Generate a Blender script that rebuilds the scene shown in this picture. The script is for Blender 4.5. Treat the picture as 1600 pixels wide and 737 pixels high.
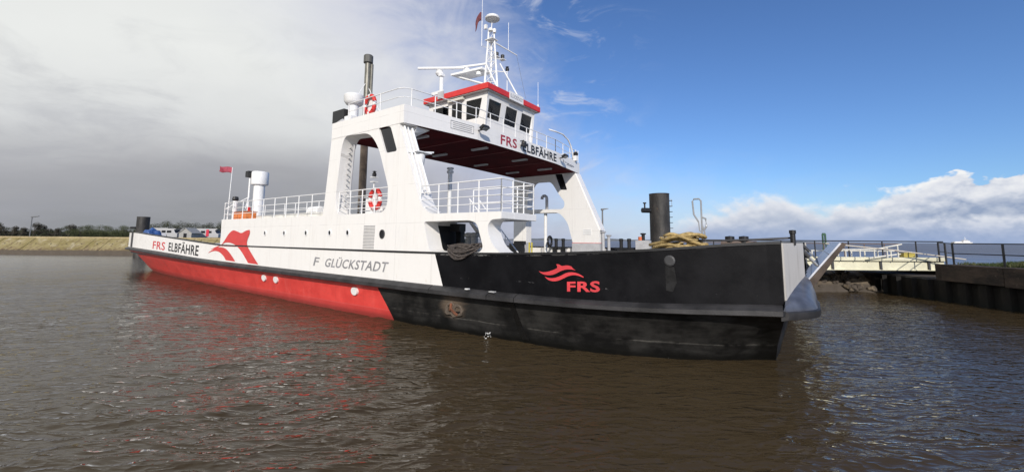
import bpy, bmesh, math, random
import numpy as np
from mathutils import Vector, Matrix
from mathutils.geometry import tessellate_polygon
random.seed(7); rng = np.random.default_rng(7)
R = math.radians
S = bpy.context.scene
COL = S.collection
for o in list(bpy.data.objects): bpy.data.objects.remove(o)

# ------------------------------------------------------------------ camera
CAMH = 3.6
cam_d = bpy.data.cameras.new('camera'); cam = bpy.data.objects.new('camera', cam_d); COL.objects.link(cam)
_p, _r = R(6.291), R(0.458)
_R0 = Vector((1, 0, 0)); _U0 = Vector((0, -math.sin(_p), math.cos(_p))); _F0 = Vector((0, math.cos(_p), math.sin(_p)))
_Rt = _R0*math.cos(_r)+_U0*math.sin(_r); _Up = _U0*math.cos(_r)-_R0*math.sin(_r)
cam.matrix_world = Matrix(((_Rt.x, _Up.x, -_F0.x, 0), (_Rt.y, _Up.y, -_F0.y, 0), (_Rt.z, _Up.z, -_F0.z, CAMH), (0, 0, 0, 1)))
cam_d.sensor_width = 36; cam_d.lens = 648.77/1600*36; cam_d.shift_y = -65.64/1600
cam_d.clip_start = 0.1; cam_d.clip_end = 60000
S.camera = cam
S.view_settings.view_transform = 'Standard'; S.view_settings.look = 'None'
S.view_settings.exposure = 0.0; S.view_settings.gamma = 1

# ------------------------------------------------------------------ sun
SUN_EL = R(27); SUN_DIR = Vector((0.03*math.cos(SUN_EL), -math.cos(SUN_EL), math.sin(SUN_EL))).normalized()
sl = bpy.data.lights.new('sun', 'SUN'); sl.energy = 3.9; sl.angle = R(0.53); sl.color = (1, .93, .84)
so = bpy.data.objects.new('sun', sl); COL.objects.link(so)
so.rotation_euler = SUN_DIR.to_track_quat('Z', 'Y').to_euler(); so.location = (0, -30, 60)

# ------------------------------------------------------------------ node helper
class NT:
    def __init__(s, tree): s.t = tree; s.n = tree.nodes; s.l = tree.links
    def set(s, inp, v):
        if hasattr(v, 'is_output') or isinstance(v, bpy.types.NodeSocket): s.l.new(v, inp)
        elif isinstance(v, (tuple, list)) and inp.type == 'RGBA' and len(v) == 3: inp.default_value = (*v, 1)
        else: inp.default_value = v
    def node(s, typ, **kw):
        n = s.n.new(typ)
        for k, v in kw.items(): setattr(n, k, v)
        return n
    def m(s, op, a, b=0.0, c=0.0, clamp=False):
        n = s.node('ShaderNodeMath', operation=op, use_clamp=clamp)
        for i, v in enumerate((a, b, c)): s.set(n.inputs[i], v)
        return n.outputs[0]
    def ss(s, x, lo, hi):
        n = s.node('ShaderNodeMapRange', interpolation_type='SMOOTHSTEP')
        s.set(n.inputs['Value'], x); s.set(n.inputs['From Min'], lo); s.set(n.inputs['From Max'], hi)
        return n.outputs[0]
    def mr(s, x, lo, hi, a, b):
        n = s.node('ShaderNodeMapRange'); s.set(n.inputs['Value'], x)
        for k, v in (('From Min', lo), ('From Max', hi), ('To Min', a), ('To Max', b)): s.set(n.inputs[k], v)
        return n.outputs[0]
    def mix(s, f, a, b, mode='MIX'):
        n = s.node('ShaderNodeMix', data_type='RGBA', blend_type=mode)
        s.set(n.inputs[0], f); s.set(n.inputs[6], a); s.set(n.inputs[7], b); return n.outputs[2]
    def noise(s, v, scale, detail=4, rough=.55, dist=0.0, dim='3D'):
        n = s.node('ShaderNodeTexNoise', noise_dimensions=dim)
        if v is not None: s.set(n.inputs['Vector'], v)
        n.inputs['Scale'].default_value = scale; n.inputs['Detail'].default_value = detail
        n.inputs['Roughness'].default_value = rough; n.inputs['Distortion'].default_value = dist
        return n.outputs['Fac']
    def ramp(s, x, stops, interp='LINEAR'):
        n = s.node('ShaderNodeValToRGB'); r = n.color_ramp; r.interpolation = interp
        while len(r.elements) > 1: r.elements.remove(r.elements[-1])
        r.elements[0].position = stops[0][0]
        c = stops[0][1]; r.elements[0].color = (*c, 1) if isinstance(c, tuple) else (c, c, c, 1)
        for p, c in stops[1:]:
            e = r.elements.new(p); e.color = (*c, 1) if isinstance(c, tuple) else (c, c, c, 1)
        s.set(n.inputs[0], x); return n.outputs[0]
    def sep(s, v):
        n = s.node('ShaderNodeSeparateXYZ'); s.set(n.inputs[0], v); return n.outputs
    def comb(s, x, y, z):
        n = s.node('ShaderNodeCombineXYZ')
        for i, v in enumerate((x, y, z)): s.set(n.inputs[i], v)
        return n.outputs[0]
    def vmul(s, v, k):
        n = s.node('ShaderNodeVectorMath', operation='MULTIPLY'); s.set(n.inputs[0], v); s.set(n.inputs[1], k); return n.outputs[0]

def srgb(r, g, b):
    f = lambda c: ((c/255+.055)/1.055)**2.4 if c > 10 else c/255/12.92
    return (f(r), f(g), f(b))

# ------------------------------------------------------------------ world: clear sky + clouds
W = bpy.data.worlds.new('World'); S.world = W; W.use_nodes = True
w = NT(W.node_tree); w.n.clear()
SKY_K = 0.1
sky = w.node('ShaderNodeTexSky', sky_type='NISHITA'); sky.sun_disc = False
sky.sun_elevation = SUN_EL; sky.sun_rotation = math.atan2(SUN_DIR.x, SUN_DIR.y)
sky.air_density = 1.0; sky.dust_density = 0.35; sky.ozone_density = 2.2; sky.altitude = 0
tc = w.node('ShaderNodeTexCoord').outputs['Generated']
dx, dy, dz = w.sep(tc)
zc = w.m('MAXIMUM', dz, 0.0)
az = w.m('ARCTAN2', dx, dy)
# flat cloud layer coordinates
den = w.m('ADD', zc, 0.18)
lay = w.comb(w.m('DIVIDE', dx, den), w.m('DIVIDE', dy, den), 0.0)
n_big = w.noise(lay, 0.55, 5, .5, .3); n_mid = w.noise(lay, 1.6, 6, .55, .4); n_fine = w.noise(w.vmul(tc, (1, 1, 2.2)), 9, 7, .6, .3)
K = 1.0/SKY_K
def ck(r, g, b): return tuple(c for c in srgb(r, g, b))
blue = w.mix(1.0, sky.outputs[0], (.72, .96, 1.34), 'MULTIPLY')
# (A) big shower cloud: everything left of a slanting front
edge = w.m('SUBTRACT', w.m('SUBTRACT', 0.175, w.m('MULTIPLY', zc, 0.52)), dx)
edge = w.m('ADD', edge, w.m('MULTIPLY', w.m('SUBTRACT', n_big, .5), .42))
edge = w.m('ADD', edge, w.m('MULTIPLY', w.m('SUBTRACT', n_fine, .5), .16))
mA = w.ss(w.m('ADD', edge, w.m('MULTIPLY', w.m('SUBTRACT', w.noise(w.vmul(tc, (2.2, 2.2, 3.2)), 3.1, 7, .6, .8), .5), .36)), -.17, .25)
hz = w.m('ADD', zc, w.m('MULTIPLY', w.m('SUBTRACT', n_big, .5), .16))
hz = w.m('ADD', hz, w.m('MULTIPLY', w.m('SUBTRACT', n_mid, .5), .07))
hz = w.m('SUBTRACT', hz, w.m('MULTIPLY', dx, .10))
cA = w.ramp(hz, [(0.0, ck(142, 148, 152)), (.09, ck(150, 152, 157)), (.18, ck(170, 171, 176)), (.28, ck(218, 220, 221)), (.40, ck(234, 236, 234)), (.7, ck(224, 226, 226))])
lav = w.ss(edge, .55, .06)
cA = w.mix(w.m('MULTIPLY', lav, .75), cA, ck(196, 200, 222))
bs = w.noise(w.vmul(tc, (1.6, 1.6, 3.0)), 2.4, 6, .62, .5)
cA = w.mix(w.m('MULTIPLY', w.m('MULTIPLY', w.ss(bs, .42, .72), w.ss(zc, .08, .3)), .45), cA, ck(238, 239, 238))
dk = w.noise(w.vmul(tc, (2.0, 2.0, 4.5)), 2.7, 6, .6, .6)
cA = w.mix(w.m('MULTIPLY', w.m('MULTIPLY', w.ss(dk, .48, .74), w.ss(zc, .55, .1)), .42), cA, ck(158, 160, 170))
# (B) thin wisps
wv = w.noise(w.vmul(tc, (3.0, 3.0, 7.0)), 2.1, 7, .62, 1.2)
near = w.m('MULTIPLY', w.ss(dx, .34, .10), w.ss(dx, -.2, .05))
mB = w.m('MULTIPLY', w.m('MULTIPLY', w.ss(wv, .50, .74), near), .65)
# low veil
veil = w.m('MULTIPLY', w.ss(w.m('ADD', w.m('ADD', zc, w.m('MULTIPLY', w.m('MAXIMUM', w.m('SUBTRACT', dx, 0.05), -.1), .30)), w.m('MULTIPLY', w.m('SUBTRACT', n_fine, .5), .16)), .31, .05), .80)
# (C) cumulus bank above the horizon on the right
topc = w.ramp(w.m('DIVIDE', az, 3.1416), [(0, 0.0), (.112, .0), (.138, .050), (.175, .079), (.235, .074), (.262, .098), (.283, .116), (.34, .105), (.6, .09), (1, .04)])
def billow(dz_, sc, det, zoff):
    n_ = w.noise(w.comb(az, w.m('MULTIPLY', w.m('ADD', zc, dz_), 1.55), zoff), sc, det, .52, .1)
    return w.m('SUBTRACT', 1.0, w.m('ABSOLUTE', w.m('SUBTRACT', w.m('MULTIPLY', n_, 2.0), 1.0)))
b0 = billow(0.0, 8.0, 5, 2.3); b1 = billow(.016, 8.0, 5, 2.3)
c0 = billow(0.0, 19.0, 5, 5.1); c1 = billow(.009, 19.0, 5, 5.1)
soft = w.ss(az, .85, .62)                                            # the bank is veiled and smoother to the left
cd = w.m('ADD', w.m('SUBTRACT', topc, zc), w.m('MULTIPLY', w.m('SUBTRACT', b0, .80), .10))
cd = w.m('ADD', cd, w.m('MULTIPLY', w.m('SUBTRACT', c0, .78), .035))
mC = w.ss(cd, w.m('MULTIPLY', soft, -.014), w.m('ADD', .006, w.m('MULTIPLY', soft, .022)))
relief = w.m('ADD', w.m('MULTIPLY', w.m('SUBTRACT', b0, b1), 1.7), w.m('MULTIPLY', w.m('SUBTRACT', c0, c1), .9))
lit = w.m('ADD', w.m('ADD', w.m('MULTIPLY', w.ss(cd, .06, .0), .48), .24), w.m('MULTIPLY', relief, w.m('SUBTRACT', 1.0, w.m('MULTIPLY', soft, .55))))
lit = w.m('ADD', lit, w.m('MULTIPLY', w.m('SUBTRACT', b0, .75), .35))
cC = w.ramp(lit, [(0.0, ck(150, 166, 194)), (.35, ck(190, 199, 216)), (.62, ck(220, 224, 233)), (1, ck(244, 245, 246))])
low = w.ss(zc, .05, .0)
cC = w.mix(w.m('MULTIPLY', low, .8), cC, ck(150, 170, 207))
def toK(c): return w.mix(1.0, c, (K, K, K), 'MULTIPLY')
col = w.mix(veil, blue, toK((.55, .63, .80)))
col = w.mix(mB, col, toK(ck(214, 220, 235)))
col = w.mix(mA, col, toK(cA))
col = w.mix(w.m('MULTIPLY', mC, w.m('SUBTRACT', 1.0, mA)), col, toK(cC))
bg = w.node('ShaderNodeBackground'); w.set(bg.inputs[0], col); bg.inputs[1].default_value = SKY_K
wo = w.node('ShaderNodeOutputWorld'); w.l.new(bg.outputs[0], wo.inputs[0])

# ------------------------------------------------------------------ materials
MAT = {}
def mat(name, base=(.5, .5, .5), rough=.5, spec=.5, metal=0.0, fn=None, var=.12, vscale=2.0, bump=0.0, bscale=20):
    if name in MAT: return MAT[name]
    m = bpy.data.materials.new(name); m.use_nodes = True; t = NT(m.node_tree)
    b = m.node_tree.nodes['Principled BSDF']
    b.inputs['Roughness'].default_value = rough; b.inputs['Metallic'].default_value = metal
    b.inputs['Specular IOR Level'].default_value = spec
    co = t.node('ShaderNodeTexCoord').outputs['Object']
    c = base
    if fn: c = fn(t, co, b)
    elif var:
        n = t.noise(co, vscale, 5, .6)
        c = t.mix(t.ss(n, .3, .75), tuple(x*(1-var) for x in base), tuple(min(1, x*(1+var)) for x in base))
    if c is not None: t.set(b.inputs['Base Color'], c)
    if bump:
        bn = t.node('ShaderNodeBump'); bn.inputs['Strength'].default_value = bump; bn.inputs['Distance'].default_value = .05
        t.set(bn.inputs['Height'], t.noise(co, bscale, 5, .6)); t.l.new(bn.outputs[0], b.inputs['Normal'])
    MAT[name] = m; return m

def streak(t, co, sx=1.6, sz=.22):
    return t.noise(t.vmul(co, (sx, sx, sz)), 2.2, 5, .6)
def f_white(t, co, b):
    x, y, z = t.sep(co)
    c = (.80, .785, .755)
    c = t.mix(t.m('MULTIPLY', t.ss(streak(t, co), .48, .78), .22), c, (.60, .56, .50))
    c = t.mix(t.m('MULTIPLY', t.ss(t.noise(co, .9, 3), .42, .75), .14), c, (.68, .68, .68))
    wob = t.m('MULTIPLY', t.m('SUBTRACT', t.noise(co, 2.0, 2), .5), .05)
    def seam(v, pitch, wd): return t.m('LESS_THAN', t.m('ABSOLUTE', t.m('SUBTRACT', t.m('FRACT', t.m('DIVIDE', t.m('ADD', v, wob), pitch)), .5)), wd/pitch)
    sm = t.m('MAXIMUM', seam(x, 2.35, .010), seam(z, 1.72, .008))
    c = t.mix(t.m('MULTIPLY', sm, t.ss(t.noise(co, 1.3, 3), .3, .6)), c, (.60, .585, .56))
    r = t.m('MULTIPLY', t.ss(t.noise(t.vmul(co, (5, 5, .55)), 2.0, 7, .72), .655, .76), .50)
    c = t.mix(r, c, (.42, .25, .13))
    g = t.m('MULTIPLY', t.ss(t.noise(t.vmul(co, (3, 3, .35)), 1.7, 6, .7), .55, .8), .22)
    return t.mix(g, c, (.42, .41, .39))
white = mat('white_paint', fn=f_white, rough=.42, bump=.16, bscale=1.1)
white2 = mat('white_fittings', (.78, .78, .77), .4, var=.06)
red_paint = mat('red_paint', (.62, .035, .032), .4, var=.1)
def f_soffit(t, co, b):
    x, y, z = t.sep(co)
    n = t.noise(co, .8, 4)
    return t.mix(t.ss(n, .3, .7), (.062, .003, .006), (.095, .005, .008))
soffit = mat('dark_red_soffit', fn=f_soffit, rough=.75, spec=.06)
black = mat('black_fittings', (.012, .012, .013), .45)
dark = mat('dark_grey', (.05, .05, .052), .55)
grey = mat('grey_paint', (.30, .305, .31), .5)
lgrey = mat('light_grey_paint', (.45, .45, .46), .5)
steel = mat('galvanised_steel', (.36, .37, .38), .42, metal=.3)
rubber = mat('rubber', (.03, .029, .03), .55, var=.5, vscale=1.2, bump=.2, bscale=4)
brown = mat('rusty_exhaust', (.33, .24, .165), .5, var=.5, vscale=1.5)
orange = mat('orange_paint', (.62, .19, .05), .5)
letter_grey = mat('faded_grey_letter', (.27, .27, .28), .5, var=.3, vscale=3)
letter_black = mat('black_letter', (.02, .02, .022), .45)
letter_red = mat('red_letter', (.62, .05, .06), .45)
def f_glass(t, co, b): return (.01, .012, .014)
glass = bpy.data.materials.new('window_glass'); glass.use_nodes = True
_g = NT(glass.node_tree); _g.n.clear()
_tr = _g.node('ShaderNodeBsdfTransparent'); _tr.inputs[0].default_value = (.72, .78, .80, 1)
_gl = _g.node('ShaderNodeBsdfGlossy'); _gl.inputs['Roughness'].default_value = .02
_lw = _g.node('ShaderNodeFresnel'); _lw.inputs[0].default_value = 1.5
_mx = _g.node('ShaderNodeMixShader'); _g.l.new(_lw.outputs[0], _mx.inputs[0]); _g.l.new(_tr.outputs[0], _mx.inputs[1]); _g.l.new(_gl.outputs[0], _mx.inputs[2])
_o = _g.node('ShaderNodeOutputMaterial'); _g.l.new(_mx.outputs[0], _o.inputs[0])
port_glass = mat('porthole_glass', (.012, .012, .014), .12, var=0)

# ------------------------------------------------------------------ mesh helpers
class MB:
    def __init__(s): s.v = []; s.f = []; s.mi = []; s.mats = []; s.cur = 0
    def use(s, m):
        if m not in s.mats: s.mats.append(m)
        s.cur = s.mats.index(m); return s
    def add(s, vs, fs):
        b = len(s.v); s.v += [tuple(v) for v in vs]
        for f in fs: s.f.append(tuple(i+b for i in f)); s.mi.append(s.cur)
        return s
    def box(s, x0, x1, y0, y1, z0, z1):
        vs = [(x, y, z) for z in (z0, z1) for y in (y0, y1) for x in (x0, x1)]
        return s.add(vs, [(0, 2, 3, 1), (4, 5, 7, 6), (0, 1, 5, 4), (2, 6, 7, 3), (0, 4, 6, 2), (1, 3, 7, 5)])
    def hexa(s, b4, t4):
        return s.add(list(b4)+list(t4), [(3, 2, 1, 0), (4, 5, 6, 7), (0, 1, 5, 4), (1, 2, 6, 5), (2, 3, 7, 6), (3, 0, 4, 7)])
    def tube(s, pts, r, n=6, close=False, r2=None):
        pts = [Vector(p) for p in pts]; N = len(pts); rings = []
        up = Vector((0, 0, 1))
        for i, p in enumerate(pts):
            a = pts[(i-1) % N] if (close or i > 0) else p
            c = pts[(i+1) % N] if (close or i < N-1) else p
            d = (c-a).normalized()
            u = d.cross(up)
            if u.length < .05: u = d.cross(Vector((1, 0, 0)))
            u.normalize(); v = u.cross(d)
            rad = r if r2 is None else r+(r2-r)*i/max(1, N-1)
            rings.append([p+(u*math.cos(2*math.pi*k/n+math.pi/n)+v*math.sin(2*math.pi*k/n+math.pi/n))*rad for k in range(n)])
        vs = [q for rg in rings for q in rg]; fs = []
        for i in range(N if close else N-1):
            j = (i+1) % N
            for k in range(n): fs.append((i*n+k, j*n+k, j*n+(k+1) % n, i*n+(k+1) % n))
        if not close: fs += [tuple(range(n)), tuple((N-1)*n+k for k in reversed(range(n)))]
        return s.add(vs, fs)
    def lathe(s, prof, c=(0, 0, 0), n=20):
        vs = []; fs = []
        for r, z in prof:
            for k in range(n): a = 2*math.pi*k/n; vs.append((c[0]+r*math.cos(a), c[1]+r*math.sin(a), c[2]+z))
        for i in range(len(prof)-1):
            for k in range(n): fs.append((i*n+k, i*n+(k+1) % n, (i+1)*n+(k+1) % n, (i+1)*n+k))
        fs += [tuple(reversed(range(n))), tuple((len(prof)-1)*n+k for k in range(n))]
        return s.add(vs, fs)
    def plate(s, loops, fa, fb):
        """polygon loops (outer first, then holes) of 2D points; fa/fb map a 2D point to the two faces of the plate"""
        flat = [p for l in loops for p in l]; n = len(flat)
        tris = tessellate_polygon([[Vector((p[0], p[1], 0)) for p in l] for l in loops])
        vs = [fa(*p) for p in flat]+[fb(*p) for p in flat]; fs = []
        for t in tris: fs.append(tuple(t)); fs.append(tuple(i+n for i in reversed(t)))
        b = 0
        for l in loops:
            m = len(l)
            for k in range(m): i, j = b+k, b+(k+1) % m; fs.append((i, j, j+n, i+n))
            b += m
        return s.add(vs, fs)
    def xz(s, loops, y0, y1): return s.plate(loops, lambda a, b: (a, y0, b), lambda a, b: (a, y1, b))
    def xy(s, loops, z0, z1): return s.plate(loops, lambda a, b: (a, b, z0), lambda a, b: (a, b, z1))
    def mesh(s, name, smooth=False, fix=True):
        me = bpy.data.meshes.new(name); me.from_pydata(s.v, [], s.f)
        for m in s.mats: me.materials.append(m)
        me.polygons.foreach_set('material_index', s.mi)
        if fix:
            bm = bmesh.new(); bm.from_mesh(me); bmesh.ops.recalc_face_normals(bm, faces=bm.faces); bm.to_mesh(me); bm.free()
        if smooth: me.polygons.foreach_set('use_smooth', [True]*len(me.polygons))
        me.update(); return me
    def build(s, name, parent=None, smooth=False, loc=(0, 0, 0), bevel=0, fix=True, angle=None):
        o = bpy.data.objects.new(name, s.mesh(name, smooth, fix)); COL.objects.link(o)
        if angle: o.data.set_sharp_from_angle(angle=R(angle))
        o.location = loc
        if parent: o.parent = parent
        if bevel:
            b = o.modifiers.new('bevel', 'BEVEL'); b.width = bevel; b.segments = 2; b.limit_method = 'ANGLE'; b.angle_limit = R(40)
        return o
def M(m): return MB().use(m)
def tag(o, label=None, cat=None, group=None, kind=None):
    for k, v in (('label', label), ('category', cat), ('group', group), ('kind', kind)):
        if v: o[k] = v
    return o
def thing(name, loc, label, cat, group=None, rz=0):
    o = bpy.data.objects.new(name, None); COL.objects.link(o); o.location = loc; o.rotation_euler.z = rz
    o.empty_display_size = .3
    return tag(o, label, cat, group)
def inst(src, parent, loc=(0, 0, 0), rz=0, name=None):
    c = src.copy(); COL.objects.link(c); c.parent = parent; c.location = loc; c.rotation_euler.z = rz; return c
def dup(root, loc, rz=0, label=None, scale=None):
    c = root.copy(); COL.objects.link(c); c.location = loc; c.rotation_euler.z = rz
    if label: c['label'] = label
    if scale: c.scale = scale
    for ch in root.children:
        d = ch.copy(); COL.objects.link(d); d.parent = c
        for g in ch.children: e = g.copy(); COL.objects.link(e); e.parent = d
    return c
def fillet(pts, rads, n=5):
    out = []; N = len(pts)
    if not isinstance(rads, (list, tuple)): rads = [rads]*N
    for i in range(N):
        p = Vector(pts[i]); a = Vector(pts[i-1]); b = Vector(pts[(i+1) % N]); r = rads[i]
        if r <= 0: out.append(tuple(p)); continue
        u = (a-p); v = (b-p); lu, lv = u.length, v.length; u.normalize(); v.normalize()
        d = min(r, .48*lu, .48*lv)
        p0 = p+u*d; p2 = p+v*d
        for k in range(n+1):
            t = k/n; out.append(tuple(p0*(1-t)**2+p*2*t*(1-t)+p2*t*t))
    return out
def text_mesh(body, res=3, off=0.0):
    cu = bpy.data.curves.new('txt', 'FONT'); cu.body = body; cu.resolution_u = res; cu.space_character = 1.08; cu.offset = off
    ob = bpy.data.objects.new('txt', cu); COL.objects.link(ob)
    bpy.context.view_layer.update()
    me = bpy.data.meshes.new_from_object(ob.evaluated_get(bpy.context.evaluated_depsgraph_get()))
    bpy.data.objects.remove(ob); bpy.data.curves.remove(cu)
    vs = np.array([v.co[:2] for v in me.vertices]); fs = [tuple(p.vertices) for p in me.polygons]
    bpy.data.meshes.remove(me)
    return vs, fs
def lettering(name, body, mp, m, parent, base=None, bold=0.0):
    """mp(s,t): s,t in 0..1 of the text box (caps height) -> local 3D point"""
    vs, fs = text_mesh(body, off=bold)
    x0, x1 = vs[:, 0].min(), vs[:, 0].max(); capv = text_mesh('H', off=bold)[0]; y0, y1 = capv[:, 1].min(), capv[:, 1].max()
    mb = M(m); mb.add([mp((x-x0)/(x1-x0), (y-y0)/(y1-y0)) for x, y in vs], fs)
    return mb.build(name, parent, fix=False)
# =================================================================== FERRY (local axes: x to the bow, y to port, z up from the water)
PHI = R(35.693)
ferry = thing('car_ferry', (-2.869, 28.064, 0), 'white car ferry with red and black hull and a bridge spanning the deck', 'ferry', rz=-PHI)
FU = Vector((math.cos(PHI), -math.sin(PHI), 0)); FV = Vector((math.sin(PHI), math.cos(PHI), 0)); FO = Vector((-2.869, 28.064, 0))
def ship(x, y, z): return FO+FU*x+FV*y+Vector((0, 0, z))
rX = [-44.2, -41.3, -38, -34, -22, 10, 12.5, 14.5, 16, 17.2, 18.0]; rYv = [7.9, 8.38, 8.68, 8.84, 8.94, 8.94, 8.8, 8.45, 8.05, 7.7, 7.4]
wX = [-41.2, -40.6, -39.7, -34, -26.9, -15.4, -1.7, 7.2, 10.2, 12.2, 13.4, 14.4, 15.5, 16.3, 17.1, 17.55]; wYv = [4.6, 5.9, 6.74, 7.35, 7.8, 8.35, 8.75, 8.72, 8.58, 8.4, 8.04, 7.73, 7.2, 6.76, 6.0, 5.4]
zX = [-42, -40, -38, -35, -30, -25, -20, -16, -12, -8, -4, 0, 4, 6, 8, 10, 12, 14, 15, 16, 17, 17.8]
zTop = [4.10, 4.09, 4.05, 3.93, 3.7, 3.48, 3.25, 3.07, 3.05, 3.05, 3.045, 3.04, 3.04, 3.05, 3.07, 3.11, 3.18, 3.28, 3.35, 3.44, 3.53, 3.58]
zRt = [2.47, 2.48, 2.47, 2.42, 2.3, 2.16, 2.01, 1.93, 1.88, 1.84, 1.81, 1.78, 1.745, 1.73, 1.72, 1.71, 1.70, 1.725, 1.755, 1.80, 1.85, 1.88]
zRb = [2.15, 2.17, 2.16, 2.1, 1.95, 1.81, 1.71, 1.64, 1.57, 1.51, 1.46, 1.42, 1.38, 1.37, 1.38, 1.40, 1.43, 1.46, 1.48, 1.5, 1.54, 1.57]
def smooth_interp(x, xs, ys):
    # averaged linear interpolation: no kinks in the plating
    return sum(np.interp(x+d, xs, ys) for d in (-.5, -.25, 0, .25, .5))/5
def rr(X): return float(smooth_interp(X, rX, rYv))
def ww(X): return float(smooth_interp(X, wX, wYv))
def top(X): return float(smooth_interp(X, zX, zTop))
def rt(X): return float(smooth_interp(X, zX, zRt))
def rb(X): return float(smooth_interp(X, zX, zRb))
DK = 1.95                                                             # car deck level

# hull paint: white / red / black areas with slanting divisions
def f_hull(t, co, b):
    x, y, z = t.sep(co)
    up = t.m('ADD', x, t.m('MULTIPLY', t.m('SUBTRACT', z, 3.03), .39))       # white/black line above the strake
    lo = t.m('ADD', x, t.m('MULTIPLY', t.m('SUBTRACT', z, 1.12), .85))       # red/black line below it
    blackup = t.m('GREATER_THAN', up, 6.06); blacklo = t.m('GREATER_THAN', lo, 2.46)
    zr = t.m('ADD', 1.62, t.m('MULTIPLY', t.m('POWER', t.m('MAXIMUM', t.m('SUBTRACT', -8.0, x), 0.0), 1.25), .0075))
    above = t.m('GREATER_THAN', z, zr)
    n1 = t.noise(co, 1.1, 5, .6); n2 = t.noise(t.vmul(co, (.5, 1, 3)), 2.4, 6, .65); n3 = streak(t, co)
    wh = t.mix(t.m('MULTIPLY', t.ss(n3, .48, .8), .22), (.79, .775, .745), (.56, .52, .46))
    seam = t.m('LESS_THAN', t.m('ABSOLUTE', t.m('SUBTRACT', t.m('FRACT', t.m('DIVIDE', x, 2.3)), .5)), .004)
    wob = t.m('MULTIPLY', t.m('SUBTRACT', t.noise(co, 2.0, 2), .5), .05)
    sv = t.m('LESS_THAN', t.m('ABSOLUTE', t.m('SUBTRACT', t.m('FRACT', t.m('DIVIDE', t.m('ADD', x, wob), 2.35)), .5)), .0045)
    wh = t.mix(t.m('MULTIPLY', sv, .6), wh, (.56, .55, .52))
    wh = t.mix(t.m('MULTIPLY', t.ss(t.noise(t.vmul(co, (4.5, 1, .45)), 2.0, 7, .72), .62, .74), .45), wh, (.45, .30, .18))
    rd = t.mix(t.ss(n1, .25, .75), (.56, .038, .031), (.70, .062, .050))
    rd = t.mix(t.m('MULTIPLY', t.ss(n2, .5, .75), .35), rd, (.36, .05, .045))
    rd = t.mix(t.m('MULTIPLY', t.ss(n3, .52, .75), .30), rd, (.72, .14, .12))
    bk = t.mix(t.ss(n1, .35, .8), (.0035, .0035, .0045), (.008, .008, .0095))
    sc = t.m('MULTIPLY', t.ss(t.noise(t.vmul(co, (.7, 1, 3.5)), 3.0, 8, .72), .62, .74), .16)
    bk = t.mix(sc, bk, (.10, .10, .102))
    # scuffed lower black plating, pale rubbed band and tide line
    bl = t.mix(t.ss(t.m('ADD', t.m('MULTIPLY', n1, .65), t.m('MULTIPLY', n2, .35)), .36, .66), (.007, .007, .007), (.030, .029, .0275))
    band = t.m('MULTIPLY', t.ss(t.m('ABSOLUTE', t.m('SUBTRACT', z, t.m('ADD', .52, t.m('MULTIPLY', t.m('SUBTRACT', n2, .5), .12)))), .035, .0), t.ss(n1, .40, .62))
    bl = t.mix(t.m('MULTIPLY', band, .30), bl, (.22, .21, .19))
    wet = t.ss(z, .30, .06)
    # rubbed-off tan patch round the anchor pocket
    px = t.m('SUBTRACT', x, 7.0); pz = t.m('SUBTRACT', z, .98)
    rad = t.m('SQRT', t.m('ADD', t.m('MULTIPLY', px, t.m('MULTIPLY', px, 1.3)), t.m('MULTIPLY', pz, t.m('MULTIPLY', pz, 3.0))))
    patch = t.m('MULTIPLY', t.ss(t.m('ADD', rad, t.m('MULTIPLY', t.m('SUBTRACT', n2, .5), 1.0)), 1.0, .35), .75)
    stbd = t.m('LESS_THAN', y, 0.0)
    bl = t.mix(t.m('MULTIPLY', patch, stbd), bl, (.15, .115, .085))
    bl = t.mix(t.m('MULTIPLY', wet, .9), bl, (.0045, .0045, .004))
    rd = t.mix(t.m('MULTIPLY', sv, .5), rd, (.40, .03, .028))
    rl = t.mix(t.m('MULTIPLY', t.ss(t.m('ADD', z, t.m('MULTIPLY', n2, .3)), .62, .45), .55), rd, (.33, .032, .030))
    rl = t.mix(t.m('MULTIPLY', wet, .6), rl, (.13, .025, .020))
    tide = t.m('MULTIPLY', t.ss(t.m('ABSOLUTE', t.m('SUBTRACT', z, .40)), .02, .005), .35)
    rl = t.mix(tide, rl, (.62, .16, .15))
    # chips along the top edge of the black bulwark
    zt = t.m('ADD', 3.05, t.m('MULTIPLY', t.m('POWER', t.m('MAXIMUM', t.m('SUBTRACT', x, 6.0), 0.0), 2.0), .0043))
    ch = t.m('MULTIPLY', t.ss(t.m('SUBTRACT', zt, z), .12, .02), t.m('GREATER_THAN', t.noise(t.vmul(co, (1.4, 1, 5)), 2.2, 6, .7), .56))
    bk = t.mix(t.m('MULTIPLY', ch, .7), bk, (.55, .54, .52))
    lowch = t.m('MULTIPLY', t.ss(t.m('ABSOLUTE', t.m('SUBTRACT', z, 2.12)), .06, .0), t.m('GREATER_THAN', t.noise(t.vmul(co, (.9, 1, 6)), 2.6, 6, .75), .64))
    bk = t.mix(t.m('MULTIPLY', lowch, .35), bk, (.35, .35, .35))
    t.set(b.inputs['Specular IOR Level'], t.m('SUBTRACT', .45, t.m('MULTIPLY', t.m('MAXIMUM', t.m('MULTIPLY', above, blackup), t.m('MULTIPLY', t.m('SUBTRACT', 1.0, above), blacklo)), .33)))
    upc = t.mix(blackup, wh, bk); loc = t.mix(blacklo, rl, bl)
    t.set(b.inputs['Roughness'], t.mr(n1, .3, .8, .38, .62))
    return t.mix(above, loc, upc)
hull_m = mat('hull_paint', fn=f_hull, bump=.30, bscale=1.15)

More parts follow.
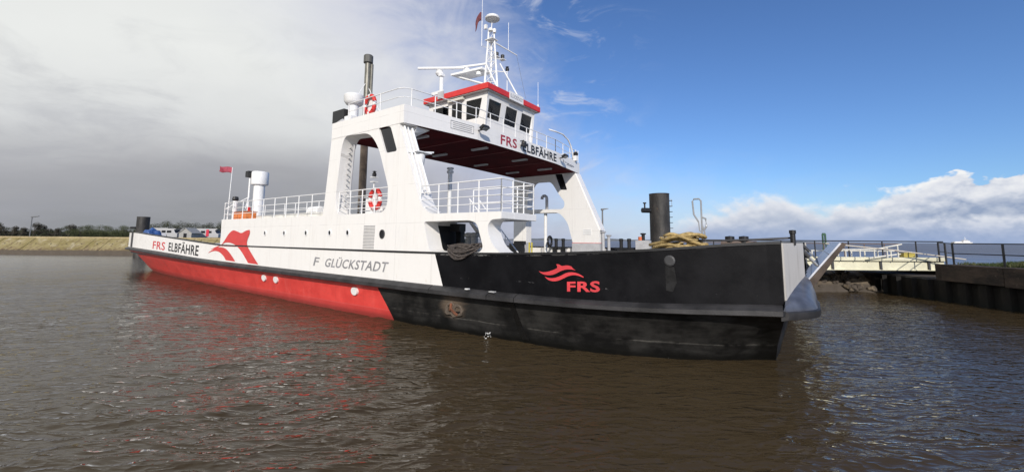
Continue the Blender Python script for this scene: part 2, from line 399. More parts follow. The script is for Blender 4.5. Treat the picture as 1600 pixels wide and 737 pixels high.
Xs = list(np.linspace(-44.2, -34, 21))+list(np.arange(-33, 9, 1.0))+list(np.linspace(9.2, 18.0, 28))
def plan(level):
    """closed outline of one level, starboard stern -> bow -> port stern"""
    half = []
    for X in Xs:
        tt = (X+42.3)/60.3
        Xw = -41.2+tt*(17.62+41.2) if False else max(-41.2, min(17.6, X))
        a = rr(X)
        wv = ww(Xw)
        if level == 'keel': half.append((Xw*.995-.03, wv*.96, -1.1))
        elif level == 'wl': half.append((Xw, wv, 0.0))
        elif level == 'knuckle': half.append((Xw*.75+X*.25, wv*.72+(a-.12)*.28, .55))
        elif level == 'rb': half.append((X, a-.10, rb(X)))
        elif level == 'rt': half.append((X, a, rt(X)))
        elif level == 'top': half.append((X, a, top(X)))
    x0, y0, z0 = half[-1]; xs_, ys_, zs_ = half[0]
    front = {'keel': (17.62, 3.0), 'wl': (17.63, 3.0), 'knuckle': (17.72, 3.6), 'rb': (18.03, 4.6), 'rt': (18.36, 4.7), 'top': (18.40, 4.7)}[level]
    back = {'keel': (-41.4, 2.5), 'wl': (-41.5, 2.5), 'knuckle': (-42.6, 3.0), 'rb': (-44.5, 4.6), 'rt': (-44.65, 4.7), 'top': (-44.65, 4.7)}[level]
    mid_f = ((x0+front[0])/2+.03, (y0+front[1])/2, z0); mid_b = ((xs_+back[0])/2-.03, (ys_+back[1])/2, zs_)
    h = [(back[0], back[1], zs_), mid_b]+half+[mid_f, (front[0], front[1], z0)]
    return [(x, -y, z) for x, y, z in h]+[(x, y, z) for x, y, z in reversed(h)]
mb = M(hull_m)
levels = ['keel', 'wl', 'knuckle', 'rb', 'rt', 'top']; P = [plan(l) for l in levels]; n = len(P[0]); nh = n//2
def lerp(a, b, t): return tuple(a[i]+(b[i]-a[i])*t for i in range(3))
rows = [P[0], P[1], [lerp(a, b, .5) for a, b in zip(P[1], P[2])], P[2], [lerp(a, b, .5) for a, b in zip(P[2], P[3])], P[3], P[4]]
vs = [p for r_ in rows for p in r_]; fs = []
for i in range(len(rows)-1):
    for k in range(n): fs.append((i*n+k, i*n+(k+1) % n, (i+1)*n+(k+1) % n, (i+1)*n+k))
mb.add(vs, fs)
hull = mb.build('hull', ferry, angle=25, smooth=True)
# bulwarks (both sides, open at the two ramp gaps)
mb = M(hull_m)
for sgn in (0, 1):
    idx = list(range(0, nh)) if sgn == 0 else list(range(nh, n))
    b0 = [P[4][k] for k in idx]; t0 = [P[5][k] for k in idx]
    def inset(p, d=.16):
        x, y, z = p; s_ = -1 if y < 0 else 1
        return (x-(.13 if x > 17.9 else (-.13 if x < -44.1 else 0)), y-s_*d, z)
    m_ = len(idx)
    vs = b0+t0+[inset(p) for p in t0]+[(inset(p)[0], inset(p)[1], 1.99) for p in b0]
    fs = []
    for k in range(m_-1):
        for j in range(3): fs.append((j*m_+k, j*m_+k+1, (j+1)*m_+k+1, (j+1)*m_+k))
    fs += [(0, m_, 2*m_, 3*m_), (m_-1, 4*m_-1, 3*m_-1, 2*m_-1)]
    mb.add(vs, fs)
bulwark = mb.build('bulwark', ferry, fix=False)
bmx = bmesh.new(); bmx.from_mesh(bulwark.data); bmesh.ops.recalc_face_normals(bmx, faces=bmx.faces); bmx.to_mesh(bulwark.data); bmx.free()
# black cap rail on the bulwark
for sgn in (-1, 1):
    mb = M(black)
    xs = [X for X in Xs if X > -44.15]
    ring = []
    for X in xs:
        a = rr(X); z = top(X)
        ring.append([(X, sgn*(a+.035), z-.045), (X, sgn*(a+.035), z+.03), (X, sgn*(a-.22), z+.03), (X, sgn*(a-.22), z-.045)])
    vs = [p for r_ in ring for p in r_]; fs = []
    for i in range(len(ring)-1):
        for k in range(4): fs.append((i*4+k, i*4+(k+1) % 4, (i+1)*4+(k+1) % 4, (i+1)*4+k))
    fs += [(0, 1, 2, 3), tuple(len(vs)-4+k for k in (3, 2, 1, 0))]
    mb.add(vs, fs); mb.build('cap_rail', ferry)
# rubbing strake: fat black fender, built in lengths
for sgn in (-1, 1):
    cuts = [-44.2, -24, -6, 6.05, 9.05, 10.25, 18.0]
    for a_, b_ in zip(cuts[:-1], cuts[1:]):
        xs = list(np.arange(a_+.02, b_-.02, .5))+[b_-.02]
        ring = []
        for X in xs:
            a = rr(X); z1 = rt(X); z0 = rb(X); h = z1-z0
            ring.append([(X, sgn*(a-.06), z0-.02), (X, sgn*(a+.16), z0+.02), (X, sgn*(a+.30), z0+h*.20), (X, sgn*(a+.30), z0+h*.62), (X, sgn*(a+.12), z1-.02), (X, sgn*(a-.02), z1+.02)])
        q = len(ring[0]); vs = [p for r_ in ring for p in r_]; fs = []
        for i in range(len(ring)-1):
            for k in range(q): fs.append((i*q+k, i*q+(k+1) % q, (i+1)*q+(k+1) % q, (i+1)*q+k))
        fs += [tuple(range(q)), tuple(len(vs)-q+k for k in reversed(range(q)))]
        M(rubber).add(vs, fs).build('rubbing_strake', hull)
# bow: white end plates, grey fender apron, the same at the stern
def f_plate(t, co, b):
    return t.mix(t.ss(streak(t, co), .45, .75), (.50, .485, .46), (.36, .345, .32))
plate_m = mat('bow_plate_paint', fn=f_plate, rough=.45)
apron_m = mat('apron_grey_blue', (.070, .078, .102), .38, var=.45, vscale=1.3, bump=.2, bscale=3)
for sx in (1, -1):
    for sy in (-1, 1):
        if sx > 0:
            a = (18.03, 7.36); b_ = (18.44, 4.72); zt = 3.57; zb = 1.86
        else: a = (-44.25, 7.86); b_ = (-44.69, 4.72); zt = 4.08; zb = 2.46
        o_ = .03*sx
        vs = [(a[0]+o_, sy*a[1], zb), (b_[0]+o_, sy*b_[1], zb), (b_[0]+o_, sy*b_[1], zt), (a[0]+o_, sy*a[1], zt),
              (a[0]-o_, sy*a[1], zb), (b_[0]-o_, sy*b_[1], zb), (b_[0]-o_, sy*b_[1], zt), (a[0]-o_, sy*a[1], zt)]
        M(plate_m).add(vs, [(0, 1, 2, 3), (7, 6, 5, 4), (0, 4, 5, 1), (1, 5, 6, 2), (2, 6, 7, 3), (3, 7, 4, 0)]).build('end_plate', ferry)
        # apron: sloping fender top growing towards the ramp, with the rubber strake turning in under it
        zl = zb-.30; pr = []
        for k in range(13):
            q = k/12; y = 7.72-3.2*q
            Xp = a[0]+(b_[0]-a[0])*min(1, max(0, (7.36-y)/2.64))
            reach = .05+.78*math.sin(min(1, q*1.9)*math.pi/2)-.10*q
            pr.append((Xp, y, zb+.02+.72*q**.75, (a[0]+sx*(.02+.70*math.sin(min(1, q*2.3)*math.pi/2))) if sx > 0 else Xp+sx*max(.05, reach-(.05*q))))
        ring = []; lip = []
        for X, y, z, Xo in pr:
            ring.append([(X-sx*.1, sy*y, zl+.06), (X+sx*.0, sy*y, z), (X+(Xo-X)*.55, sy*y, zb+.03+(z-zb)*.62), (X+(Xo-X)*.88, sy*y, zb-.02+(z-zb)*.22), (Xo, sy*y, zb-.10), (Xo-sx*.03, sy*y, zl+.06)])
            lip.append([(X-sx*.1, sy*y, zl-.06), (Xo+sx*.03, sy*y, zl-.02), (Xo+sx*.06, sy*y, zl+.06), (Xo+sx*.05, sy*y, zb-.13), (Xo-sx*.02, sy*y, zb-.09), (X-sx*.1, sy*y, zb-.09)])
        for rg_, m_, nm in ((ring, apron_m, 'fender_apron'), (lip, rubber, 'apron_lip')):
            q = 6; vs = [p for r_ in rg_ for p in r_]; fs = []
            for i in range(len(rg_)-1):
                for k in range(q): fs.append((i*q+k, i*q+(k+1) % q, (i+1)*q+(k+1) % q, (i+1)*q+k))
            fs += [tuple(range(q)), tuple(len(vs)-q+k for k in reversed(range(q)))]
            M(m_).add(vs, fs).build(nm, ferry, smooth=True, angle=32)
for sy in (-1, 1):
    X = -40.2; M(dark).box(X-.3, X+.3, sy*(rr(X)-.02)-.09, sy*(rr(X)-.02)+.09, rt(X)+.04, top(X)-.06).build('bulwark_slot', ferry)
# car deck
half = [(X, rr(X)-.2) for X in Xs if -44 < X < 17.9]
mb = M(mat('car_deck_paint', (.10, .11, .11), .7, var=.3)); mb.xy([[(x, -y) for x, y in half]+[(18.2, -4.6), (18.2, 4.6)]+[(x, y) for x, y in reversed(half)]+[(-44.3, 4.6), (-44.3, -4.6)]], DK-.1, DK)
mb.build('car_deck', ferry)
# stiffeners and grey lining inside the port bulwark
mb = M(lgrey)
for X in np.arange(-41, 17, 1.15): mb.box(X-.03, X+.03, rr(X)-.34, rr(X)-.165, DK, top(X)-.05)
tag(mb.build('bulwark_stiffeners', ferry), kind='stuff')
# ramps
for sx, xh in ((1, 18.42), (-1, -44.7)):
    ramp = M(mat('ramp_blue_grey', (.58, .60, .66), .4, var=.2)); ang = R(53) if sx > 0 else R(8); L = 1.55
    du = Vector((math.cos(ang)*sx, 0, math.sin(ang))); nu = Vector((-math.sin(ang)*sx, 0, math.cos(ang)))
    h0 = Vector((xh, 0, 2.25 if sx > 0 else 2.6)); L = 1.68
    def pt(s_, y, t_): return h0+du*(L*s_)+Vector((0, y, 0))+nu*t_
    ramp.hexa([pt(0, -4.1, -.05), pt(1, -4.1, -.05), pt(1, 4.1, -.05), pt(0, 4.1, -.05)], [pt(0, -4.1, .0), pt(1, -4.1, .0), pt(1, 4.1, .0), pt(0, 4.1, .0)])
    rp = ramp.build('bow_ramp' if sx > 0 else 'stern_ramp', ferry)
    gm = mat('ramp_girder_brown', (.075, .055, .043), .65, var=.45)
    for y in (-4.1, -1.4, 1.4, 4.0):
        M(gm).hexa([pt(0.0, y, -.27), pt(1.03, y, -.16), pt(1.03, y+.10, -.16), pt(.0, y+.10, -.27)], [pt(0.0, y, -.052), pt(1.03, y, -.052), pt(1.03, y+.10, -.052), pt(.0, y+.10, -.052)]).build('girder', rp)
    for y in np.arange(-3.6, 3.7, .8):
        M(gm).hexa([pt(.05, y-.03, -.13), pt(.97, y-.03, -.11), pt(.97, y+.03, -.11), pt(.05, y+.03, -.13)], [pt(.05, y-.03, -.051), pt(.97, y-.03, -.051), pt(.97, y+.03, -.051), pt(.05, y+.03, -.051)]).build('rib', rp)
    for y in (-3.4, -1.1, 1.1, 3.4): M(dark).tube([pt(0, y-.22, -.05), pt(0, y+.22, -.05)], .10, 10).build('hinge', rp)
    for f_ in (.2, .7): M(lgrey).hexa([pt(f_, -3.9, .001), pt(f_+.02, -3.9, .001), pt(f_+.02, 3.9, .001), pt(f_, 3.9, .001)], [pt(f_, -3.9, .022), pt(f_+.02, -3.9, .022), pt(f_+.02, 3.9, .022), pt(f_, 3.9, .022)]).build('grip_bar', rp)
    M(dark).hexa([pt(.40, -4.0, .003), pt(.44, -4.0, .003), pt(.44, 4.0, .003), pt(.40, 4.0, .003)], [pt(.40, -4.0, .03), pt(.44, -4.0, .03), pt(.44, 4.0, .03), pt(.40, 4.0, .03)]).build('hinge_bar', rp)
    for y in (-4.35, 4.35):
        e = pt(.42, y*.95, .05); s0 = Vector((xh-.10*sx, y*1.05, 3.46 if sx > 0 else 3.9)); mid = s0.lerp(e, .55)
        cyl = M(dark).tube([s0, mid], .075, 10).use(steel).tube([mid, e], .045, 8).build('hydraulic_cylinder', ferry)

# surface mapping for paint marks on the starboard side
def sside(x, z, off=.012): return (x, -(rr(x)+off), z)
def sboard(x0, x1, za0, za1, zb0, zb1, off=.012, shear=0.0):
    def f(s, t):
        x = x0+(x1-x0)*s; z0 = za0+(zb0-za0)*s; z1 = za1+(zb1-za1)*s
        return sside(x+shear*(t-.5), z0+(z1-z0)*t, off)
    return f
def paint(name, polys, m, off=.012, step=.5, parent=ferry):
    """flat painted shape(s) on the starboard side, cut fine enough to follow the plating"""
    mb = M(m)
    for pl in polys:
        tris = tessellate_polygon([[Vector((p[0], p[1], 0)) for p in pl]])
        bm = bmesh.new(); vv = [bm.verts.new((p[0], p[1], 0)) for p in pl]
        for t in tris:
            try: bm.faces.new([vv[i] for i in t])
            except ValueError: pass
        for _ in range(2):
            es = [e for e in bm.edges if e.calc_length() > step]
            if es: bmesh.ops.subdivide_edges(bm, edges=es, cuts=1, use_grid_fill=False)
            bmesh.ops.triangulate(bm, faces=bm.faces[:])
        bm.verts.index_update()
        mb.add([sside(v.co.x, v.co.y, off) for v in bm.verts], [tuple(v.index for v in f.verts) for f in bm.faces]); bm.free()
    return mb.build(name, parent, fix=False)
def spline(pts, n=6):
    out = []
    for i in range(len(pts)):
        p0, p1, p2, p3 = (Vector(pts[(i+k-1) % len(pts)][:2]) for k in range(4))
        sharp = len(pts[i]) > 2 and pts[i][2]; sharp2 = len(pts[(i+1) % len(pts)]) > 2 and pts[(i+1) % len(pts)][2]
        t1 = (p2-p0)*.5 if not sharp else (p2-p1)*.6; t2 = (p3-p1)*.5 if not sharp2 else (p2-p1)*.6
        for k in range(n):
            t = k/n; out.append(tuple(p1*(2*t**3-3*t*t+1)+t1*(t**3-2*t*t+t)+p2*(-2*t**3+3*t*t)+t2*(t**3-t*t)))
    return out
lettering('stern_lettering', 'FRS', sboard(-31.5, -27.9, 2.50, 3.22, 2.42, 3.13), letter_red, ferry, bold=.012)
lettering('stern_lettering', 'ELBFÄHRE', sboard(-26.9, -19.75, 2.40, 3.13, 2.16, 2.96), letter_black, ferry, bold=.02)
lettering('name_lettering', 'F', sboard(-3.12, -2.66, 2.14, 2.60, 2.12, 2.58, shear=.16), letter_grey, ferry, bold=.012)
lettering('name_lettering', 'GLÜCKSTADT', sboard(-2.02, 3.08, 2.13, 2.56, 2.10, 2.55, shear=.16), letter_grey, ferry, bold=.015)
lettering('bow_lettering', 'FRS', sboard(12.12, 13.21, 1.94, 2.25, 1.99, 2.33), letter_red, ferry, bold=.03)
def bowpix(u, v):  # logo drawn in its own units
    return (11.07+1.62*(u-118)/744, 2.545-(v-255)*.0020)
lg1 = [(118, 255, 1), (200, 268), (300, 250), (400, 210), (440, 180), (425, 125, 1), (470, 128), (520, 150), (600, 138), (670, 152), (700, 185), (740, 212, 1), (680, 202), (590, 205), (500, 235), (420, 280), (330, 310), (240, 312), (170, 292)]
lg2 = [(222, 340, 1), (300, 360), (400, 350), (500, 310), (590, 262), (680, 245), (780, 262), (862, 308, 1), (860, 322, 1), (780, 296), (700, 290), (620, 312), (540, 355), (450, 395), (360, 408), (280, 388)]
paint('dolphin_logo', [[bowpix(*p) for p in spline(l, 4)] for l in (lg1, lg2)], letter_red, off=.014, step=.25)
# big red leaping dolphin across the after end of the deckhouse and the hull below it
big1 = [(-17.45, 2.72, 1), (-16.3, 2.95), (-15.55, 3.08), (-15.0, 3.42), (-14.4, 3.86), (-13.75, 4.09), (-13.0, 4.0), (-12.4, 3.90), (-11.75, 4.05), (-11.2, 4.11, 1), (-11.15, 3.85), (-11.42, 3.45), (-11.38, 3.1), (-10.6, 2.55), (-9.6, 1.93, 1), (-11.05, 1.97, 1), (-12.0, 2.58), (-12.85, 2.98), (-13.8, 3.21), (-14.9, 3.24), (-15.75, 2.98), (-16.6, 2.80)]
big2 = [(-17.9, 2.42, 1), (-17.2, 2.66), (-16.3, 2.86), (-15.4, 2.90), (-14.6, 2.78), (-13.75, 2.42), (-13.0, 1.99, 1), (-14.55, 2.03, 1), (-15.05, 2.32), (-15.8, 2.56), (-16.6, 2.62), (-17.3, 2.54)]
# the part above the cap rail belongs to the deckhouse wall, the rest to the hull plating
big1s = spline(big1, 4)
def clip(pl, zc, keep_above):
    out = []
    for i in range(len(pl)):
        a, b = pl[i], pl[(i+1) % len(pl)]; ia = (a[1] > zc) == keep_above; ib = (b[1] > zc) == keep_above
        if ia: out.append(a)
        if ia != ib: t = (zc-a[1])/(b[1]-a[1]); out.append((a[0]+(b[0]-a[0])*t, zc))
    return out
dol_m = mat('dolphin_red', (.62, .055, .05), .45, var=.08)
paint('dolphin_emblem', [[(x, min(z, top(x)-.06)) for x, z in clip(big1s, 3.0, False)], spline(big2, 4)], dol_m, off=.013)
upper = [(max(x, -15.7), z) for x, z in clip(big1s, 3.09, True)]
paint('dolphin_emblem', [upper], dol_m, off=.013)
for X, Z in ((-9.08, 1.12), (-7.51, 1.11), (.55, 1.06)):
    z = Z; y = -(ww(X)*.42+(rr(X)-.1)*.58)-.05
    mb = M(white2); N = 16
    tz = .16; ring = [(X+.24*math.cos(k*2*math.pi/N), z+.19*math.sin(k*2*math.pi/N)) for k in range(N)]
    mb.plate([ring], lambda a, b: (a, y-.07-(b-z)*tz, b), lambda a, b: (a, y+.2-(b-z)*tz, b)); mb.build('marking_disc', hull)
# anchor pocket and scupper fittings on the black bow
y0 = -8.86
jag = [(6.62, .70), (6.74, .62), (6.95, .66), (7.06, .55), (7.30, .60), (7.52, .66), (7.58, .86), (7.47, 1.02), (7.30, 1.10), (7.12, 1.06), (6.98, 1.16), (6.80, 1.12), (6.70, 1.0), (6.64, .86)]
h1 = [(6.78, .78), (6.90, .72), (7.0, .80), (6.98, .96), (6.86, 1.02), (6.77, .94)]
h2 = [(7.16, .70), (7.34, .70), (7.46, .78), (7.42, .95), (7.24, .98), (7.14, .86)]
ap = M(mat('scuffed_steel', (.10, .078, .06), .65, var=.5, vscale=4, bump=.4, bscale=6)).xz([jag, h1, h2], y0, y0+.14).build('anchor_pocket', hull, bevel=.02)
M(black).box(6.7, 7.5, y0+.09, y0+.16, .66, 1.06).build('pocket_back', ap)
M(mat('rust', (.16, .06, .03), .8, var=.4)).tube([(6.98, y0-.02, 1.08), (7.06, y0-.10, .90), (7.20, y0-.04, .74), (7.30, y0+.02, .66)], .055, 6).tube([(7.04, y0-.05, .92), (6.92, y0-.02, .82)], .04, 5).build('anchor_fluke', ap)
mb = M(dark)
mb.lathe([(.0, 0), (.16, 0), (.16, .05), (.12, .07), (.0, .07)], n=14)
ow = mb.build('freeing_port', ferry); ow.location = (15.25, -(rr(15.25)+.0), 3.02); ow.rotation_euler = (R(90), 0, 0)
M(mat('worn_grey_patch', (.010, .010, .0105), .6, spec=.2, var=.6, vscale=5)).plate([[(15.12, 2.15), (15.3, 2.12), (15.42, 2.4), (15.36, 2.84), (15.12, 2.88)]], lambda a, b: sside(a, b, .012), lambda a, b: sside(a, b, -.02)).build('worn_patch', ferry)
M(mat('weld_mark', (.4, .4, .4), .5)).box(9.15, 9.4, -9.22, -9.1, 1.72, 1.76).build('strake_joint_plate', ferry)
M(white2).box(8.0, 8.15, -9.22, -9.1, 1.73, 1.77).build('strake_joint_plate', ferry)
for X in (10.0,):
    mb = M(mat('drain_stain', (.006, .006, .006), .25, var=0)); pts = []
    pl = [(9.75, 1.36), (10.0, 1.36), (10.1, 1.0), (10.25, .55), (10.5, .12), (10.2, .12), (10.02, .55), (9.9, 1.0)]
    def hs(a, b): # lower side surface
        t = min(1, max(0, b/.55)); q0 = ww(a)*(1-t)+(ww(a)*.72+(rr(a)-.12)*.28)*t
        if b > .55: t = (b-.55)/(rb(a)-.55); q0 = (ww(a)*.72+(rr(a)-.12)*.28)*(1-t)+(rr(a)-.1)*t
        return (a, -(q0+.02), b)
    mb.plate([pl], lambda a, b: hs(a, b), lambda a, b: (hs(a, b)[0], hs(a, b)[1]+.05, b)); mb.build('drain_streak', hull)

# ------------------------------------------------------------------ starboard side wall: deckhouse side + bridge leg in one thick plate
YO = -8.925; LT = .80
outer = [(-15.78, 3.075), (-15.92, 4.88), (-8.3, 4.83), (-2.56, 4.80), (-2.30, 7.11), (-2.12, 9.00), (-2.10, 9.78), (3.80, 9.78), (3.80, 8.90), (3.50, 8.90), (4.78, 5.89), (5.0, 5.30), (5.35, 4.86), (5.78, 4.66), (9.47, 4.64), (9.47, 4.37), (9.0, 4.35), (8.83, 4.15), (8.85, 3.85), (9.07, 3.40), (9.40, 3.14), (9.62, 3.075)]
rads = [0, .05, 0, .12, .1, .1, .05, .15, 0, 0, 0, .4, .4, .3, .03, .03, .2, .2, .2, .25, .2, 0]
openA = fillet([(-1.22, 4.80), (-1.45, 5.6), (-1.12, 8.4), (-.85, 8.93), (1.25, 8.80), (2.0, 8.0), (2.95, 5.75), (2.72, 4.82)], [.35, .5, .5, .55, .7, .8, .5, .55])
winA = fillet([(1.93, 8.97), (2.85, 8.88), (3.40, 7.62), (2.55, 7.62)], .16)
win1 = fillet([(5.33, 4.34), (7.95, 4.34), (8.30, 4.22), (8.62, 3.30), (8.45, 3.11), (5.72, 3.10)], [.18, .3, .3, .2, .15, .2])
mb = M(white); mb.xz([fillet(outer, rads), openA, winA, win1], YO, YO+LT)
# split of the deep jamb: the deckhouse behind is solid, so its rear face is covered by the house block
sw = mb.build('side_wall', ferry, bevel=.025)
tag(sw, 'white starboard wall with a tall rounded opening')
M(port_glass).plate([winA], lambda a, b: (a, YO+.10, b), lambda a, b: (a, YO+.14, b)).build('window', sw)
# port side wall with two arched openings one above the other
far_out = fillet([(-2.10, 3.15), (-2.10, 9.0), (-2.10, 9.78), (3.80, 9.78), (3.80, 8.9), (5.80, 4.36), (5.80, 3.15), (3.62, 3.15), (3.10, 5.05), (2.35, 5.80), (-.55, 5.82), (-.80, 5.4), (-.80, 3.15)], [0, 0, 0, 0, 0, .1, 0, 0, .8, .4, .2, .2, 0])
far_hole = fillet([(-.75, 6.13), (-.55, 8.0), (-.2, 8.46), (1.6, 8.42), (2.3, 7.3), (2.9, 6.6), (2.75, 6.06)], [.2, .5, .4, .6, .8, .4, .35])
far_w = fillet([(2.0, 8.93), (2.65, 8.90), (3.10, 7.58), (2.5, 7.62)], .1)
mb = M(white); mb.xz([far_out, far_hole, far_w], 8.925-LT, 8.925)
pw = mb.build('side_wall', ferry, bevel=.02); tag(pw, 'white port wall with two large openings')
M(port_glass).plate([far_w], lambda a, b: (a, 8.925-LT+.08, b), lambda a, b: (a, 8.925-LT+.12, b)).build('window', pw)
M(lgrey).box(3.5, 5.83, 8.925-LT-.015, 8.93, 2.0, 3.38).use(red_paint).box(3.5, 5.83, 8.925-LT-.018, 8.935, 3.381, 3.41).build('leg_base', pw)
M(lgrey).box(-2.12, -.78, 8.925-LT-.015, 8.93, 2.0, 3.38).build('leg_base', pw)
# inclined edge flange along the forward edge of the port leg
M(white).hexa([(3.78, 8.2, 8.85), (3.88, 8.2, 8.85), (3.88, 8.95, 8.85), (3.78, 8.95, 8.85)][::-1], [(5.80, 8.2, 4.36), (5.92, 8.2, 4.36), (5.92, 8.95, 4.36), (5.80, 8.95, 4.36)][::-1]).build('leg_flange', pw)
mb = M(white2); mb.tube([(.85, 8.55, 1.95), (.85, 8.55, 5.83)], .14, 12); mb.build('pillar', ferry)
mb = M(lgrey); mb.tube([(1.0, 8.5, 6.1), (1.0, 8.5, 7.0), (.96, 8.5, 7.16), (.82, 8.5, 7.26), (.66, 8.5, 7.25), (.55, 8.5, 7.14), (.53, 8.5, 6.98)], .125, 10); mb.build('gooseneck_vent', ferry, smooth=True)
# small notice plate on the port leg
M(white2).box(4.45, 5.15, 8.925-LT-.02, 8.925-LT-.002, 4.02, 4.45).use(grey).box(4.5, 5.1, 8.925-LT-.024, 8.925-LT-.0205, 4.36, 4.38).box(4.5, 5.1, 8.925-LT-.024, 8.925-LT-.0205, 4.24, 4.26).box(4.5, 5.1, 8.925-LT-.024, 8.925-LT-.0205, 4.1, 4.12).build('notice_plate', pw)
# deckhouse block behind the starboard wall
mb = M(white); mb.xz([[(-15.80, 1.96), (-15.92, 4.875), (-8.3, 4.825), (-2.56, 4.795), (5.1, 4.66), (5.1, 1.96)]], YO+LT-.001, -6.6)
house = mb.build('deckhouse', ferry, bevel=.02)
mb = M(white); mb.box(-15.9, -15.78, YO+.02, YO+LT-.01, 3.08, 4.86); mb.build('end_wall', house)
for X in (-9.03, -6.61, -4.16, -1.79, -.18, 2.57):
    r_ = .15 if X < 2 else .19; N = 18; Z = 3.88 if X < 2 else 3.81
    c1 = [(X+r_*math.cos(k*2*math.pi/N), Z+r_*1.12*math.sin(k*2*math.pi/N)) for k in range(N)]
    c2 = [(X+(r_-.04)*math.cos(k*2*math.pi/N), Z+(r_-.04)*1.12*math.sin(k*2*math.pi/N)) for k in range(N)]
    ph = M(white2 if X < 2 else dark).xz([c1, c2], YO-.035, YO+.02).use(port_glass).xz([c2], YO-.012, YO-.002).build('porthole', house)
lv = M(white).xz([[(1.12, 3.12), (2.02, 3.12), (2.06, 4.27), (1.16, 4.27)]], YO-.012, YO-.001).build('louvre', house)
sl_me = M(letter_grey).hexa([(-.43, -.034, -.016), (.43, -.034, -.016), (.43, -.0125, -.010), (-.43, -.0125, -.010)], [(-.43, -.034, -.002), (.43, -.034, -.002), (.43, -.0125, .008), (-.43, -.0125, .008)]).mesh('slat')
for i in range(16):
    o = bpy.data.objects.new('slat', sl_me); COL.objects.link(o); o.parent = lv; o.location = (1.57+.04*(i/15.0), YO, 3.17+i*.0695)
# balcony forward of the deckhouse
mb = M(white); mb.box(5.11, 9.47, YO+LT+.002, -6.62, 4.37, 4.64); mb.box(9.36, 9.47, -6.64, -6.5, 4.37, 4.64); bal = mb.build('balcony', ferry, bevel=.02)
M(white2).tube([(8.35, -7.6, 1.95), (8.35, -7.6, 4.38)], .055, 10).build('pillar', bal)
# stuff under the balcony: winch posts, dark lockers, doorway gloom as a black panel, stair
for x, y in ((6.2, -7.0), (6.7, -7.2)): M(grey).lathe([(.16, 0), (.16, 1.75), (.22, 1.78), (.22, 1.9), (.1, 1.95)], (x, y, 1.95), 12).build('fan_post', ferry)
M(black).box(5.11, 5.16, -8.0, -6.75, 2.3, 4.2).box(5.3, 5.6, -6.9, -6.62, 1.96, 4.2).box(5.3, 5.9, -7.3, -6.9, 3.95, 4.3).build('doorway_dark_and_boxes', ferry)  # thin black panel stands in for the dim deckhouse interior; the rest are boxes
st = M(white2)
for y in (-6.45, -5.75):
    st.hexa([(5.6, y-.03, 4.5), (5.85, y-.03, 4.5), (8.2, y-.03, 2.0), (7.95, y-.03, 2.0)], [(5.6, y+.03, 4.5), (5.85, y+.03, 4.5), (8.2, y+.03, 2.0), (7.95, y+.03, 2.0)])
    st.tube([(5.7, y, 5.5), (8.1, y, 2.95)], .03, 6)
    for t_ in (0, .33, .66, 1): st.tube([(5.75+2.35*t_, y, 4.4-2.4*t_), (5.75+2.35*t_, y, 5.45-2.45*t_)], .022, 5)
stair = st.build('stair', ferry)
tr_me = M(steel).box(-.12, .12, -.32, .32, -.02, .02).mesh('tread')
for k in range(11):
    o = bpy.data.objects.new('tread', tr_me); COL.objects.link(o); o.parent = stair; o.location = (5.85+2.2*k/10, -6.1, 4.35-2.25*k/10)

# ------------------------------------------------------------------ bridge deck spanning the ship
YK = 4.3
def bridge_plan(d=0.0):
    fx = lambda y: 3.80+.50*min(1, (8.94-abs(y))/(8.94-YK))-d
    e = 8.94-d
    return [(-2.10+d, -e), (3.80-d, -e), (fx(YK), -YK), (fx(YK), YK), (3.80-d, e), (-2.10+d, e)]
CAMB = .08
def cz(y): return CAMB*(1-(y/8.94)**2)
mb = M(white)
# parapet all round: strips following the plan, with camber
def strips(pl, pli, z0, z1):
    N = len(pl)
    for i in range(N):
        a, b = Vector(pl[i]), Vector(pl[(i+1) % N]); ai, bi = Vector(pli[i]), Vector(pli[(i+1) % N])
        ns = max(1, int((b-a).length/1.2))
        for k in range(ns):
            q = [a.lerp(b, k/ns), a.lerp(b, (k+1)/ns), ai.lerp(bi, (k+1)/ns), ai.lerp(bi, k/ns)]
            lowz = [z0+cz(p.y) for p in q]; hiz = [z1+cz(p.y) for p in q]
            mb.hexa([(p.x, p.y, z) for p, z in zip(q, lowz)], [(p.x, p.y, z) for p, z in zip(q, hiz)])
def dense(pl):
    out = []
    for i in range(len(pl)):
        a, b = Vector(pl[i]), Vector(pl[(i+1) % len(pl)]); ns = max(1, int((b-a).length/1.2))
        out += [tuple(a.lerp(b, k/ns)) for k in range(ns)]
    return out
o1 = dense(bridge_plan()); i1 = [( -2.10+.10+(x+2.10)*(1-.10*2/6.4), y*(1-.10/8.94)) for x, y in o1]
N = len(o1); vs = [(x, y, 8.91+cz(y)) for x, y in o1]+[(x, y, 9.78+cz(y)) for x, y in o1]+[(x, y, 9.78+cz(y)) for x, y in i1]+[(x, y, 8.99+cz(y)) for x, y in i1]
fs = []
for k in range(N):
    j = (k+1) % N
    fs += [(k, j, N+j, N+k), (N+k, N+j, 2*N+j, 2*N+k), (2*N+k, 2*N+j, 3*N+j, 3*N+k)]
mb.add(vs, fs)
para = mb.build('bridge_parapet', ferry, bevel=0)
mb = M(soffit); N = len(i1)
vs = [(x, y, 8.912+cz(y)) for x, y in o1]+[(x, y, 9.02+cz(y)) for x, y in i1]
